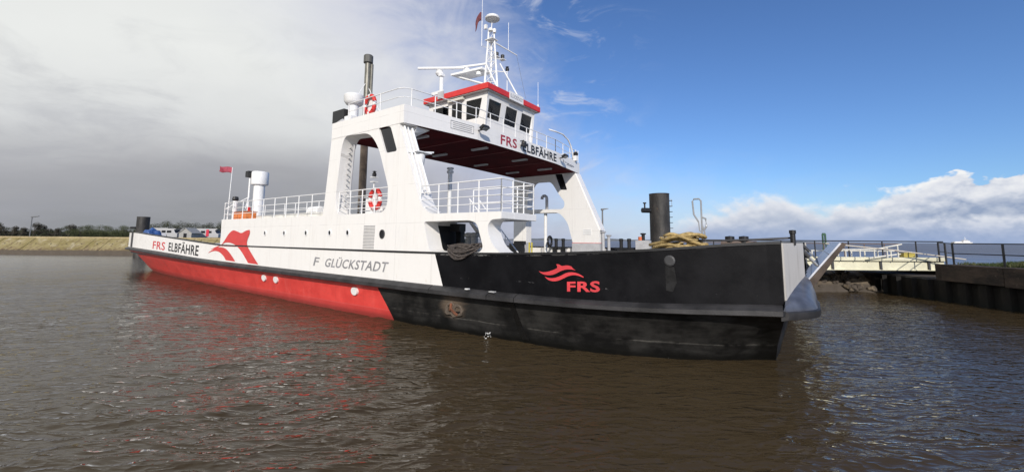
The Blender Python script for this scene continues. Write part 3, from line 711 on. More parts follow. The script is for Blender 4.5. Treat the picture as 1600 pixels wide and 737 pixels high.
# deck as transverse strips so that the camber is followed
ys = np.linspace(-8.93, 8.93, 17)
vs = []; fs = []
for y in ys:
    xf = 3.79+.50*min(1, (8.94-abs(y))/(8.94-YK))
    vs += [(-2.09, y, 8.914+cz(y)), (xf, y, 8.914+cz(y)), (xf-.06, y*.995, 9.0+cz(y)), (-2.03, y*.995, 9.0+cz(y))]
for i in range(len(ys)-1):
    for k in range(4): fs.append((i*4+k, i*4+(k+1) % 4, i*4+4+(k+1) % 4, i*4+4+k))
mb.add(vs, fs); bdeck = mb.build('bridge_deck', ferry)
for y in (-4.6, -.9, 3.4): M(mat('seam_pink', (.22, .06, .06), .5)).box(-2.0, 3.9, y-.012, y+.012, 8.885+cz(y), 8.913+cz(y)).build('soffit_seam', bdeck)
for y, x in ((-6.6, 2.3), (-6.6, -.6), (-2.6, 3.0), (-2.6, -.3), (1.6, 3.0), (1.6, -.4), (5.5, 2.6), (5.5, -.4)):
    M(lgrey).box(x-.6, x+.6, y-.10, y+.10, 8.80+cz(y), 8.91+cz(y)).build('soffit_lamp', bdeck, bevel=.02)
# edge bracket under the near corner
M(white).hexa([(3.1, -8.12, 8.3), (3.62, -8.12, 8.62), (3.62, -7.3, 8.86), (3.1, -7.3, 8.86)][::-1], [(3.1, -8.12, 8.9), (3.78, -8.12, 8.9), (3.78, -7.3, 8.9), (3.1, -7.3, 8.9)][::-1]).build('corner_bracket', para)

def bfront(y, z, off=.012): return (3.80+.50*min(1, (8.94-abs(y))/(8.94-YK))+off, y, z)
def fboard(y0, y1, z00, z01, z10, z11): return lambda s, t: bfront(y0+(y1-y0)*s, (z00+(z10-z00)*s)*(1-t)+(z01+(z11-z01)*s)*t)
lettering('bridge_lettering', 'FRS', fboard(-2.25, -.60, 9.13, 9.70, 9.15, 9.72), mat('dark_red_letter', (.36, .03, .05), .45), para, bold=.02)
lettering('bridge_lettering', 'ELBFÄHRE', fboard(.05, 4.30, 9.14, 9.72, 9.10, 9.66), letter_black, para, bold=.03)
# framed notice with three text lines
nb = M(letter_grey)
for z in (9.22, 9.62): nb.hexa([bfront(-6.2, z, .003), bfront(-4.6, z, .003), bfront(-4.6, z, .02), bfront(-6.2, z, .02)], [bfront(-6.2, z+.018, .003), bfront(-4.6, z+.018, .003), bfront(-4.6, z+.018, .02), bfront(-6.2, z+.018, .02)])
for y in (-6.2, -4.62): nb.hexa([bfront(y, 9.24, .003), bfront(y+.02, 9.24, .003), bfront(y+.02, 9.24, .02), bfront(y, 9.24, .02)], [bfront(y, 9.62, .003), bfront(y+.02, 9.62, .003), bfront(y+.02, 9.62, .02), bfront(y, 9.62, .02)])
for z in (9.32, 9.42, 9.52):
    nb.hexa([bfront(-6.05, z, .003), bfront(-4.75, z, .003), bfront(-4.75, z, .015), bfront(-6.05, z, .015)], [bfront(-6.05, z+.02, .003), bfront(-4.75, z+.02, .003), bfront(-4.75, z+.02, .015), bfront(-6.05, z+.02, .015)])
nb.build('notice_frame', para)
# grey faded script and crest beside the word
cr = M(letter_grey)
for k, (y, z, a, b_) in enumerate(((5.6, 9.4, .1, .1), (6.0, 9.36, .2, .03), (6.5, 9.33, .2, .05), (7.0, 9.31, .25, .04), (7.5, 9.29, .2, .05), (6.7, 9.22, .6, .02))):
    cr.hexa([bfront(y-a, z-b_, .003), bfront(y+a, z-b_, .003), bfront(y+a, z-b_, .012), bfront(y-a, z-b_, .012)], [bfront(y-a, z+b_, .003), bfront(y+a, z+b_, .003), bfront(y+a, z+b_, .012), bfront(y-a, z+b_, .012)])
cr.build('faded_mark', para)
# floodlights with their brackets
for y in (-4.25, 4.9):
    p = Vector(bfront(y, 9.5, 0))
    f = M(black).hexa([p+Vector((.34, -.26, -.05)), p+Vector((.62, -.26, .08)), p+Vector((.62, .26, .08)), p+Vector((.34, .26, -.05))], [p+Vector((.26, -.26, .07)), p+Vector((.52, -.26, .22)), p+Vector((.52, .26, .22)), p+Vector((.26, .26, .07))]).tube([p+Vector((0, 0, -.02)), p+Vector((.36, 0, .0))], .04, 6).build('floodlight', para)
    M(steel).hexa([p+Vector((.40, -.2, -.035)), p+Vector((.60, -.2, .058)), p+Vector((.60, .2, .058)), p+Vector((.40, .2, -.035))], [p+Vector((.405, -.2, -.045)), p+Vector((.605, -.2, .048)), p+Vector((.605, .2, .048)), p+Vector((.405, .2, -.045))]).build('lamp_glass', f)
# black ship's bell and hailer in front of the lettering
bp = Vector(bfront(-.22, 9.42, .0))
M(black).lathe([(.04, .28), (.14, .25), (.17, .1), (.23, .0), (.23, -.03)], bp+Vector((.26, .02, -.02)), 14).tube([bp+Vector((0, 0, .30)), bp+Vector((.26, 0, .30))], .03, 6).tube([bp+Vector((.26, 0, .30)), bp+Vector((.26, 0, .2))], .03, 6).build('deck_bell', para)

# ------------------------------------------------------------------ railings
def railing(name, path, h, nrail, spacing, parent, m=white2, r=.028, ztop=None, posts=True, post_r=.03):
    pts = [Vector(p) for p in path]; mb = M(m)
    for k in range(nrail):
        f = (k+1)/nrail
        mb.tube([p+Vector((0, 0, h*f)) for p in pts], r if k == nrail-1 else r*.75, 6)
    rail = mb.build(name, parent)
    pm = M(m).tube([(0, 0, -.05), (0, 0, h)], post_r, 6).mesh('post')
    for i in range(len(pts)-1):
        d = (pts[i+1]-pts[i]).length; ns = max(1, round(d/spacing))
        if d < .45 and i not in (0, len(pts)-2): continue
        for k in range(ns+(1 if i == len(pts)-2 else 0)):
            o = bpy.data.objects.new('post', pm); COL.objects.link(o); o.parent = rail; o.location = pts[i].lerp(pts[i+1], k/ns)
    return rail
# bridge wing rail round starboard, front and port
rp_ = [(-.75, -8.86, 9.80), (3.25, -8.86, 9.80), (3.55, -8.75, 9.80), (3.72, -8.45, 9.80), (4.20, -4.35, 9.80+cz(4.3)), (4.20, 4.35, 9.80+cz(4.3)), (3.74, 8.5, 9.80), (3.3, 8.84, 9.80), (-2.0, 8.84, 9.80)]
railing('bridge_railing', rp_[:5], .86, 2, 1.45, ferry)
railing('bridge_railing', rp_[4:6], .90, 2, 1.2, ferry)
railing('bridge_railing', rp_[5:], .90, 2, 1.3, ferry)
railing('bridge_railing', [(-2.0, 8.84, 9.8), (-2.0, 3.2, 9.8)], .9, 2, 1.4, ferry)
# deckhouse rails: outboard, inboard, after end, and under the arch
railing('deckhouse_railing', [(-15.85, -8.80, 4.86), (-8.3, -8.80, 4.83), (-2.5, -8.80, 4.80)], 1.22, 3, 1.5, ferry)
railing('deckhouse_railing', [(-1.25, -8.82, 4.78), (2.75, -8.82, 4.78)], 1.22, 4, 1.0, ferry)
railing('deckhouse_railing', [(-15.85, -8.80, 4.86), (-15.85, -6.7, 4.86), (-2.5, -6.7, 4.80), (2.5, -6.7, 4.76)], 1.15, 3, 1.5, ferry)
railing('balcony_railing', [(5.0, -8.84, 4.66), (9.40, -8.84, 4.66)], 1.23, 4, 1.12, ferry)
railing('balcony_railing', [(9.40, -8.84, 4.66), (9.40, -6.62, 4.66)], 1.23, 4, .75, ferry)
railing('balcony_railing', [(9.40, -6.62, 4.66), (6.1, -6.62, 4.66)], 1.2, 4, .9, ferry)

# ------------------------------------------------------------------ wheelhouse
WY = 2.58; WF = 3.42; WB = -1.45
def wrake(z): return .24*max(0.0, z-10.75)/1.3
mb = M(white)
fr_out = [(-WY, 9.0), (WY, 9.0), (WY, 12.38), (-WY, 12.38)]
fws = [fillet([(y0, 10.88), (y0+1.22, 10.88), (y0+1.22, 12.0), (y0, 12.0)], .07) for y0 in (-2.34, -.61, 1.12)]
mb.plate([fr_out]+fws, lambda a, b: (WF-.16+wrake(b), a, b), lambda a, b: (WF-.28+wrake(b), a, b))
sws = [fillet([(1.85, 10.86), (2.85, 10.86), (3.12, 12.06), (1.85, 12.06)], .06), fillet([(.62, 10.86), (1.5, 10.86), (1.5, 12.06), (.62, 12.06)], .06), fillet([(-1.05, 11.2), (.35, 11.2), (.35, 12.06), (-1.05, 12.06)], .06)]
s_out = [(WB, 9.0), (WF-.165, 9.0), (WF-.165, 10.75), (WF-.165+.30, 12.38), (WB, 12.38)]
for sy in (-1, 1): mb.plate([s_out]+sws, lambda a, b: (a, sy*(WY+.002), b), lambda a, b: (a, sy*(WY-.10), b))
mb.xz([[(WB, 9.0), (WB+.1, 9.0), (WB+.1, 10.9), (WB, 10.9)]], -WY+.11, WY-.11)
mb.box(WB, WB+.1, -WY+.11, WY-.11, 12.0, 12.38)
for y in (-1.0, .9): mb.box(WB, WB+.1, y-.12, y+.12, 10.9, 12.0)
wh = mb.build('wheelhouse', ferry)
def pane(pl, fa, fb, frame_m=None):
    o = M(glass).plate([pl], fa, fb).build('window', wh); return o
cx = lambda pl: (sum(p[0] for p in pl)/len(pl), sum(p[1] for p in pl)/len(pl))
for pl in fws:
    pane(pl, lambda a, b: (WF-.19+wrake(b), a, b), lambda a, b: (WF-.20+wrake(b), a, b))
for sy in (-1, 1):
    for pl in sws: pane(pl, lambda a, b: (a, sy*(WY-.03), b), lambda a, b: (a, sy*(WY-.04), b))
wi = M(mat('wheelhouse_interior', (.025, .025, .028), .7)); wi.box(WB+.12, 3.0, -2.4, 2.4, 9.01, 9.05).box(2.2, 3.0, -2.2, 2.0, 9.05, 10.75).box(.2, .7, -.5, .2, 9.05, 10.9).box(-.9, -.6, -2.2, 2.2, 9.05, 11.8).box(WB+.12, 3.2, -2.4, 2.4, 12.25, 12.37)
wi.build('console', wh)
for pl in fws:
    y0 = pl[0][0]; yc = sum(p[0] for p in pl)/len(pl)
    M(black).tube([(WF-.13, yc+.1, 10.86), (WF-.12+.13, yc-.32, 11.6)], .014, 5).build('wiper', wh)
    M(mat('sun_blind', (.16, .17, .17), .8)).box(WF-.30, WF-.29, yc-.55, yc+.55, 11.72, 12.0).build('sun_blind', wh)
rf = M(red_paint).xy([[(-1.66, -2.92), (3.82, -2.92), (3.82, 2.92), (-1.66, 2.92)]], 12.42, 12.79)
roof = rf.build('roof', wh, bevel=.03)
M(mat('roof_underside', (.5, .49, .48), .5)).box(-1.60, 3.76, -2.86, 2.86, 12.381, 12.419).build('soffit_board', wh)
M(white2).box(-1.55, 3.7, -2.8, 2.8, 12.791, 12.81).build('roof_sheet', wh)
sg = M(white2).box(3.822, 3.86, -.76, .74, 12.36, 12.88).build('name_board', wh)
lettering('board_lettering', 'GLÜCKSTADT', lambda s, t: (3.864, -.70+1.38*s, 12.49+.24*t), letter_grey, sg, bold=.02)
# roof rail and lamp fittings on the aft starboard corner, roof awning box
M(white2).box(-.85, .2, -2.98, -2.9, 12.84, 13.05).use(lgrey).box(-.25, .25, -3.0, -2.92, 12.5, 12.95).build('junction_box', wh)
M(mat('cream_box', (.62, .60, .52), .5)).box(.45, 1.75, -2.80, -2.62, 12.18, 12.34).build('awning_box', wh)
# radar pillar with scanner
m_ = M(white2)
m_.tube([(-.65, -2.3, 12.80), (-.65, -2.3, 14.55)], .13, 10).box(-.75, -.45, -2.5, -2.2, 14.3, 14.45).lathe([(.17, 0), (.26, .12), (.26, .22), (.20, .30), (.22, .36), (.10, .42)], (-.85, -2.3, 14.42), 14)
pil = m_.build('radar_pillar', wh)
d = Vector((.80, .56, .015)).normalized()
def scanner(c, d, L, par):
    c = Vector(c); nn = Vector((-d.y, d.x, 0)); a = c-d*L/2; b = c+d*L/2; h = Vector((0, 0, .13)); t_ = nn*.07
    M(white2).hexa([a-t_, b-t_, b+t_, a+t_], [a-t_*.6+h, b-t_*.6+h, b+t_*.6+h, a+t_*.6+h]).build('radar_scanner', par)
scanner((-.72, -2.3, 14.86), Vector((.82, .57, .01)), 3.1, pil)
# mast: lattice tower with platform
mm = M(white2)
L1 = [Vector((1.35, -.35, 12.8)), Vector((1.55, -.12, 17.9))]; L2 = [Vector((1.35, .45, 12.8)), Vector((1.55, .2, 17.2))]; L3 = [Vector((2.3, .05, 12.8)), Vector((1.85, .05, 17.9))]
for a, b in (L1, L2, L3): mm.tube([a, b], .075, 8, r2=.055)
for k in range(6):
    t0, t1 = .12+k*.14, .26+k*.14
    for A_, B_ in ((L1, L3), (L3, L2), (L2, L1)):
        mm.tube([A_[0].lerp(A_[1], t0), B_[0].lerp(B_[1], t0)], .022, 5)
        mm.tube([A_[0].lerp(A_[1], t0), B_[0].lerp(B_[1], t1)], .018, 5)
mm.tube([(2.0, .6, 15.6), (3.4, 1.05, 12.85)], .05, 8); mm.tube([(1.5, -.3, 15.4), (2.6, .2, 12.85)], .05, 8)
mast = mm.build('mast', ferry)
M(white2).tube([(1.6, .05, 17.6), (1.7, .05, 18.55)], .035, 8).lathe([(.0, .18), (.44, .14), (.52, .02), (.50, -.06), (.1, -.12)], (1.72, .05, 18.7), 18).build('satellite_dome', mast)
M(white2).box(1.35, 2.05, -.3, .3, 17.1, 17.14).lathe([(.16, 0), (.18, .14), (.10, .2)], (1.7, -.1, 17.75), 10).lathe([(.12, 0), (.12, .24)], (1.95, .0, 17.6), 10).box(1.3, 1.5, -.35, -.2, 17.9, 18.2).build('mast_head', mast)
M(white2).tube([(1.9, .2, 16.95), (2.3, 2.2, 16.72)], .055, 8, r2=.035).tube([(2.15, 1.35, 16.8), (2.15, 1.35, 18.85)], .014, 5).build('yard_arm', mast)
M(white2).tube([(1.45, -.2, 16.6), (1.3, -.55, 16.6), (1.3, -.55, 18.4)], .022, 5).tube([(1.3, -.55, 18.2), (1.3, -.55, 21.2)], .013, 5).build('whip_antenna', mast)
for (x, y, z) in ((1.75, .55, 16.35), (2.1, .75, 16.15)):
    M(white2).box(x-.18, x+.18, y-.18, y+.18, z-.26, z-.22).tube([(1.7, .2, z-.24), (x, y, z-.24)], .03, 6).use(black).lathe([(.11, -.2), (.13, -.1), (.13, .08), (.08, .12)], (x, y, z), 12).build('navigation_light', mast)
M(white2).tube([(1.75, .2, 15.0), (2.4, .9, 15.0)], .035, 6).tube([(2.4, .9, 12.8), (2.4, .9, 15.1)], .03, 6).use(black).lathe([(.13, 0), (.14, .12), (.06, .2), (.13, .24), (.0, .3)], (2.4, .9, 15.12), 12).lathe([(.07, 0), (.07, .1)], (2.5, .95, 13.3), 8).build('navigation_light', mast)
# radar platform reaching forward from the mast with a second scanner
pb = M(white2)
pb.hexa([(-1.2, -.9, 14.98), (1.4, -.6, 14.98), (1.4, .5, 14.98), (-1.0, .3, 14.98)], [(-1.2, -.9, 15.12), (1.4, -.6, 15.12), (1.4, .5, 15.12), (-1.0, .3, 15.12)])
pb.tube([(-.9, -.6, 14.95), (1.4, -.3, 14.0)], .06, 6).tube([(-.7, .2, 14.95), (1.4, .3, 14.0)], .06, 6).lathe([(.3, 0), (.34, .15), (.2, .28), (.15, .36)], (-.2, -.3, 15.12), 14).lathe([(.18, 0), (.18, .2)], (.95, -.4, 14.7), 10)
plat = pb.build('radar_platform', mast)
scanner((-.1, -.3, 15.55), Vector((.94, .34, .02)).normalized(), 2.6, plat)
M(white2).tube([(3.7, 2.8, 12.8), (3.7, 2.8, 13.0)], .05, 6).tube([(3.7, 2.8, 13.0), (3.7, 2.8, 14.6)], .012, 5).build('whip_antenna', wh)
M(dark).tube([(2.28, 2.18, 16.7), (2.6, 2.5, 14.6), (2.9, 2.7, 12.9)], .010, 4).build('signal_halyard', mast)
# curved lamp post and port-side fittings on the bridge wing
M(white2).tube([(3.95, 7.45, 9.85), (3.95, 7.45, 10.35), (3.95, 7.2, 10.85), (3.95, 6.75, 11.25), (3.95, 5.9, 11.5), (3.95, 4.9, 11.48), (3.95, 3.9, 11.42)], .055, 8).build('davit', ferry, smooth=True)
M(white2).box(3.8, 4.1, 7.8, 8.1, 9.8, 10.2).use(black).lathe([(.16, 0), (.2, .15), (.12, .3)], (3.95, 8.0, 10.22), 12).build('searchlight', ferry)
M(white2).tube([(3.85, 8.2, 9.8), (3.85, 8.2, 10.75)], .03, 5).tube([(3.85, 8.6, 9.8), (3.85, 8.6, 10.75)], .03, 5).tube([(3.85, 8.2, 10.4), (3.85, 8.6, 10.4)], .025, 5).tube([(3.85, 8.2, 10.1), (3.85, 8.6, 10.1)], .025, 5).build('wing_frame', ferry)
# aft starboard corner of the bridge: mushroom vent, dark box, exhaust stack
M(white2).lathe([(.26, 0), (.26, .80), (.42, .86), (.52, 1.0), (.55, 1.35), (.48, 1.42), (0, 1.46)], (-1.65, -8.0, 10.15), 20).box(-1.95, -1.35, -8.35, -7.7, 9.75, 10.3).build('mushroom_vent', ferry, angle=35, smooth=True)
M(black).box(-3.05, -1.95, -8.4, -7.7, 10.05, 10.75).use(lgrey).tube([(-2.3, -8.5, 9.9), (-1.8, -8.5, 10.0)], .12, 8).build('signal_box', ferry)
M(brown).tube([(-3.42, -6.0, 1.95), (-3.42, -6.0, 9.6)], .225, 16).use(mat('exhaust_grey_green', (.17, .165, .14), .45, var=.3, metal=.3)).tube([(-3.42, -6.0, 9.6), (-3.42, -6.0, 14.75)], .19, 16).tube([(-3.2, -5.86, 9.6), (-3.2, -5.86, 14.5)], .09, 10).use(mat('stack_cap', (.09, .09, .08), .55)).lathe([(.2, 0), (.29, .06), (.29, .5), (.25, .55)], (-3.42, -6.0, 14.55), 16).build('exhaust_stack', ferry)
M(white2).tube([(-3.42, -6.1, 13.3), (-2.1, -8.5, 9.9)], .025, 5).tube([(-3.42, -6.1, 13.3), (-1.9, -5.2, 9.9)], .025, 5).build('stack_stay', ferry)
# aft deckhouse: big mushroom vent, floodlight mast, flagstaff, small vent, orange lockers, white liferaft boxes
M(white2).lathe([(.38, 0), (.38, 2.65), (.44, 2.70), (.56, 2.72), (.58, 2.78), (.58, 3.62), (.53, 3.70), (.0, 3.72)], (-15.1, -6.9, 4.86), 28).build('mushroom_vent', ferry, angle=35, smooth=True)
M(white2).tube([(-15.6, -7.4, 4.86), (-15.6, -7.4, 8.1)], .06, 8).tube([(-15.6, -7.4, 6.6), (-16.6, -8.5, 5.7)], .035, 5).tube([(-15.6, -7.4, 6.6), (-14.7, -7.9, 5.7)], .035, 5).use(black).box(-15.95, -15.45, -7.6, -7.2, 8.15, 8.6).build('floodlight_mast', ferry)
M(white2).tube([(-15.86, -8.6, 4.9), (-15.80, -8.55, 8.75)], .04, 6, r2=.022).build('flagstaff', ferry)
M(white2).lathe([(.15, 0), (.15, 1.4), (.0, 1.42)], (-15.5, -8.3, 4.86), 12).use(black).lathe([(.16, 1.42), (.22, 1.5), (.18, 1.7), (.0, 1.75)], (-15.5, -8.3, 4.86), 12).build('ventilator', ferry)
for k in range(2):
    lo = M(orange).box(-15.5+k*1.25, -14.35+k*1.25, -8.4, -7.8, 4.84, 5.40).build('orange_locker', ferry, bevel=.02)
    M(mat('orange_lid', (.5, .16, .05), .5)).box(-15.53+k*1.25, -14.32+k*1.25, -8.44, -7.76, 5.401, 5.45).build('lid', lo)
M(mat('red_extinguisher', (.5, .02, .02), .4)).lathe([(.1, 0), (.1, .45), (.04, .55)], (-14.6, -7.7, 5.3), 10).build('fire_extinguisher', ferry)
for k in range(2):
    lr = M(white2).lathe([(.24, 0), (.29, .05), (.29, 1.15), (.24, 1.2)], n=18).build('liferaft_canister', ferry, smooth=True, angle=35)
    lr.rotation_euler = (0, R(90), 0); lr.location = (-7.2+k*1.9, -7.1, 5.30)
    M(lgrey).box(-.03, .42, -.25, .25, .2, .3).box(-.03, .42, -.25, .25, .9, 1.0).build('cradle', lr)
M(mat('cream_deck_box', (.70, .68, .62), .5)).box(-12.9, -3.0, -7.9, -7.55, 4.82, 5.12).build('deck_locker', ferry)
# inside the arch: signal lamp post, lockers, ladder on the forward leg
M(white2).tube([(-.2, -7.5, 4.78), (-.2, -7.5, 6.6)], .035, 6).box(-.35, -.05, -7.65, -7.35, 6.6, 6.64).box(-.35, -.05, -7.65, -7.35, 6.85, 6.88).use(black).lathe([(.1, 0), (.12, .15), (.05, .25), (.12, .28), (.0, .33)], (-.2, -7.5, 6.9), 10).build('signal_lamp', ferry)
M(white2).box(-1.0, -.4, -7.4, -6.9, 4.78, 5.75).box(1.0, 1.5, -7.3, -6.9, 4.78, 5.95).use(lgrey).box(.1, .7, -7.2, -6.9, 4.78, 5.4).build('deck_locker', ferry)
ld = M(dark)
for y in (-8.02, -7.6): ld.tube([(1.55, y, 8.75), (2.95, y, 5.4)], .05, 6)
lad = ld.build('ladder', ferry)
rg = M(dark).tube([(0, -8.02, 0), (0, -7.6, 0)], .025, 5).mesh('rung')
for k in range(11):
    o = bpy.data.objects.new('rung', rg); COL.objects.link(o); o.parent = lad; o.location = (1.62+1.28*k/10, 0, 8.55-3.05*k/10)
rb_ = M(lgrey)
for k in range(12): z = 5.3+k*.28; rb_.box(-1.36+.05*k/2.2-.02, -1.24+.05*k/2.2+.06, -8.5, -8.44, z, z+.05)
rb_.tube([(-1.15, -8.35, 4.9), (-.85, -8.35, 8.6)], .05, 6); rb_.build('frame_rib', sw)
# front face of the starboard leg: pipes, bracket and white capsule
lf = M(white2)
def legx(z): return 4.78+(5.89-z)*((4.78-3.50)/(8.90-5.89))
for y, r_ in ((-8.75, .05), (-8.55, .035), (-8.3, .06)): lf.tube([(legx(8.8)+.10, y, 8.8), (legx(5.6)+.10, y, 5.6)], r_, 6)
lf.build('conduit', ferry)
M(white2).box(3.6, 4.4, -8.6, -7.7, 7.56, 7.61).tube([(4.1, -8.9, 7.5), (4.4, -7.6, 7.66)], .04, 6).use(white).lathe([(.02, -.55), (.16, -.52), (.27, -.36), (.30, -.05), (.30, .08), (.22, .12), (0, .12)], (4.05, -8.2, 7.42), 18).build('radome', ferry, smooth=True, angle=40)
# tall white ventilator standing on the car deck, mid-ship
M(white2).lathe([(.13, 0), (.13, 5.62), (.19, 5.64), (.21, 5.70), (.21, 5.78), (.15, 5.8), (.15, 5.88), (.22, 5.90), (.20, 5.98), (0, 6.0)], (1.04, -3.0, 1.95), 16).build('ventilator', ferry, angle=35, smooth=True)
# foredeck: mooring platform, bollards, fairleads
M(lgrey).box(12.4, 17.2, -7.2, -5.4, 2.9, 3.0).build('mooring_platform', ferry)
for x in (16.55, 16.95):
    M(black).lathe([(.11, 0), (.11, .62), (.14, .63), (.14, .76), (0, .78)], (x, -6.0, 3.0), 14).build('bollard', ferry)
M(mat('winch_brown', (.16, .12, .10), .6, var=.3)).box(16.3, 17.25, -6.15, -5.85, 3.35, 3.56).tube([(16.3, -6.0, 3.5), (17.3, -6.0, 3.5)], .12, 10).build('mooring_winch', ferry)
M(black).lathe([(.07, 0), (.07, .34), (.09, .35), (.09, .45), (0, .46)], (18.25, -6.0, 3.5), 12).build('bollard', ferry)
M(dark).tube([(15.6, -6.3, 3.62), (16.4, -6.4, 3.63), (17.2, -6.3, 3.66), (18.2, -5.9, 3.72)], .03, 6).build('guard_rail', ferry)
for x in (1.75, 2.4, 7.25, 7.85): M(black).lathe([(.13, 0), (.13, .5), (.15, .52), (.15, .70), (0, .72)], (x, 8.72, 3.02+.02*x/8), 12).build('fairlead_roller', ferry)
for x in (2.07, 7.55): M(black).box(x-.75, x+.75, 8.55, 8.7, 2.95, 3.06).box(x-.55, x-.2, 8.55, 8.7, 2.6, 2.95).box(x+.2, x+.55, 8.55, 8.7, 2.6, 2.95).build('fairlead_frame', ferry)
M(lgrey).lathe([(.11, 0), (.11, 2.2), (.2, 2.24), (.22, 2.32), (0, 2.38)], (5.98, 8.4, 1.95), 12).build('ventilator', ferry)
M(lgrey).lathe([(.11, 0), (.11, 1.95), (.2, 1.98), (.22, 2.05), (0, 2.1)], (6.42, 8.4, 1.95), 12).build('ventilator', ferry)
# lifting post with a bent pipe top on the foredeck
lp = Vector((15.75, -6.1, 3.0))
M(steel).tube([lp, lp+Vector((0, 0, 1.95)), lp+Vector((-.06, 0, 2.02)), lp+Vector((-.22, 0, 2.02)), lp+Vector((-.27, 0, 1.95)), lp+Vector((-.24, 0, 1.5)), lp+Vector((-.10, 0, 1.25))], .028, 6).tube([lp+Vector((.10, 0, 0)), lp+Vector((.08, 0, .9)), lp+Vector((0, 0, 1.15))], .025, 6).tube([lp+Vector((0, 0, 1.4)), lp+Vector((.12, .02, 1.35)), lp+Vector((.14, 0, 1.1)), lp+Vector((.05, 0, .95))], .03, 6).tube([lp+Vector((-.1, 0, 1.25)), lp+Vector((-.08, 0, .95)), lp+Vector((0, 0, .9))], .02, 5).build('lifting_post', ferry)
# white hose cabinet with an orange reel near the port bulwark
M(lgrey).box(8.5, 9.5, 8.2, 8.6, 2.0, 3.62).use(mat('reel_orange', (.6, .16, .06), .5)).lathe([(.16, 0), (.16, .25), (0, .26)], (8.8, 8.4, 3.63), 12).use(black).lathe([(.12, 0), (.12, .4), (.2, .42), (.2, .5), (0, .52)], (9.0, 8.4, 3.63), 12).build('hose_cabinet', ferry)
# yellow rope rack post and black tyre fender on the port side (seen under the balcony)
M(mat('yellow_post', (.6, .5, .05), .5)).box(.25, .32, 6.9, 7.0, 1.96, 3.4).box(.5, .57, 6.9, 7.0, 1.96, 3.4).build('marker_post', ferry)
M(black).box(-1.6, -.4, 6.8, 7.3, 1.96, 3.3).box(-1.2, -.2, 6.9, 7.2, 3.2, 3.5).build('deck_machine', ferry)
M(black).tube([(1.6+.0*math.cos(a), 7.95+.3*math.cos(a), 3.5+.38*math.sin(a)) for a in np.linspace(0, 2*math.pi, 16)[:-1]], .10, 8, close=True).build('tyre_fender', ferry)
# =================================================================== LOOSE THINGS ON THE FERRY (top-level)
def ferry_thing(name, xyz, label, cat, group=None, rz=0): return thing(name, ship(*xyz), label, cat, group, rz=-PHI+rz)
def lifebuoy(xyz, label, tilt=0):
    t = ferry_thing('lifebuoy', xyz, label, 'lifebuoy', 'lifebuoys hanging on the ferry')
    N = 32
    def seg(a0, a1, m, name):
        M(m).tube([(.40*math.cos(a), 0, .46*math.sin(a)) for a in np.linspace(a0, a1, 9)], .105, 8).build(name, t, smooth=True)
    for k in range(4):
        c = k*math.pi/2+math.pi/4
        seg(c-.6, c+.6, mat('buoy_red', (.60, .035, .03), .5), 'red_section'); seg(c+.6, c+math.pi/2-.6, white2, 'white_band')
    M(white2).xz([[(-.46, -.58), (-.2, -.58), (.0, -.15), (.2, -.58), (.46, -.58), (.12, .5), (-.12, .5)]], .10, .14).build('holder', t)
    return t
lifebuoy((1.5, -8.62, 5.52), 'red and white lifebuoy on the rail inside the tall white arch')
lifebuoy((.62, -8.55, 10.45), 'red and white lifebuoy high on the bridge wing rail beside the exhaust stack')
def flag(xyz, d, L, H, label, m, droop):
    t = ferry_thing('flag', xyz, label, 'flag'); vs = []; fs = []; nx, nz = 9, 6
    for i in range(nx):
        for j in range(nz):
            s_ = i/(nx-1); u_ = j/(nz-1)
            p = Vector(d)*L*s_+Vector((0, .07*math.sin(s_*7+u_*2)*s_+.0, -H*u_-droop*s_*s_+.05*math.sin(s_*6)))
            vs.append(p)
    for i in range(nx-1):
        for j in range(nz-1): fs.append((i*nz+j, i*nz+j+1, (i+1)*nz+j+1, (i+1)*nz+j))
    o = M(m).add(vs, fs).build('cloth', t, smooth=True, fix=False)
    so_ = o.modifiers.new('thickness', 'SOLIDIFY'); so_.thickness = .012
flag((-15.80, -8.55, 8.72), (-.80, -.58, .10), 1.0, .42, 'faded red flag flying from the thin staff at the after end of the deckhouse', mat('flag_red', (.34, .05, .08), .7, var=.25, vscale=3), -.05)
flag((1.28, -.6, 19.0), (-.55, -.55, -.15), .55, .62, 'small dark red flag hanging in folds at the top of the mast', mat('flag_dark_red', (.12, .02, .025), .7, var=.4, vscale=4), .75)
def rope_m(name, c): return mat(name, c, .85, var=.35, vscale=8, bump=.5, bscale=40)
hw = rope_m('hawser_yellow', (.40, .29, .12))
rp1 = ferry_thing('mooring_rope', (15.0, -6.4, 2.98), 'heap of thick tan mooring rope on the bow behind the black bulwark', 'rope')
rnd = random.Random(3)
for k in range(24):
    mb = M(hw); pts = []; ph = rnd.random()*6; a_ = .50+.44*rnd.random(); b_ = .25+.45*rnd.random(); zc_ = .12+.68*rnd.random()**1.1*(1)
    ti = rnd.uniform(-.30, .30); arc = rnd.uniform(1.7, 3.6)
    for q in np.linspace(0, arc, 22):
        x = a_*math.cos(q+ph); y = b_*math.sin(q+ph)
        pts.append((x, y, .02+zc_+ti*x-.25*abs(x)*zc_+.05*math.sin(3*q+k)))
    mb.tube(pts, .055, 7); o = mb.build('rope_turn', rp1, smooth=True)
M(mat('reel_black', (.02, .02, .02), .6)).lathe([(.9, 0), (.9, .1), (.35, .12), (.35, .5)], (0, 0, 0), 18).build('rope_tray', rp1)
M(lgrey).box(-.55, .15, -.1, .5, .70, .76).build('tray_lid', rp1)
rp2 = ferry_thing('mooring_rope', (7.5, -8.78, 3.12), 'dark brown rope coil draped over the bulwark below the balcony', 'rope')
dr = rope_m('hawser_dark', (.075, .062, .055))
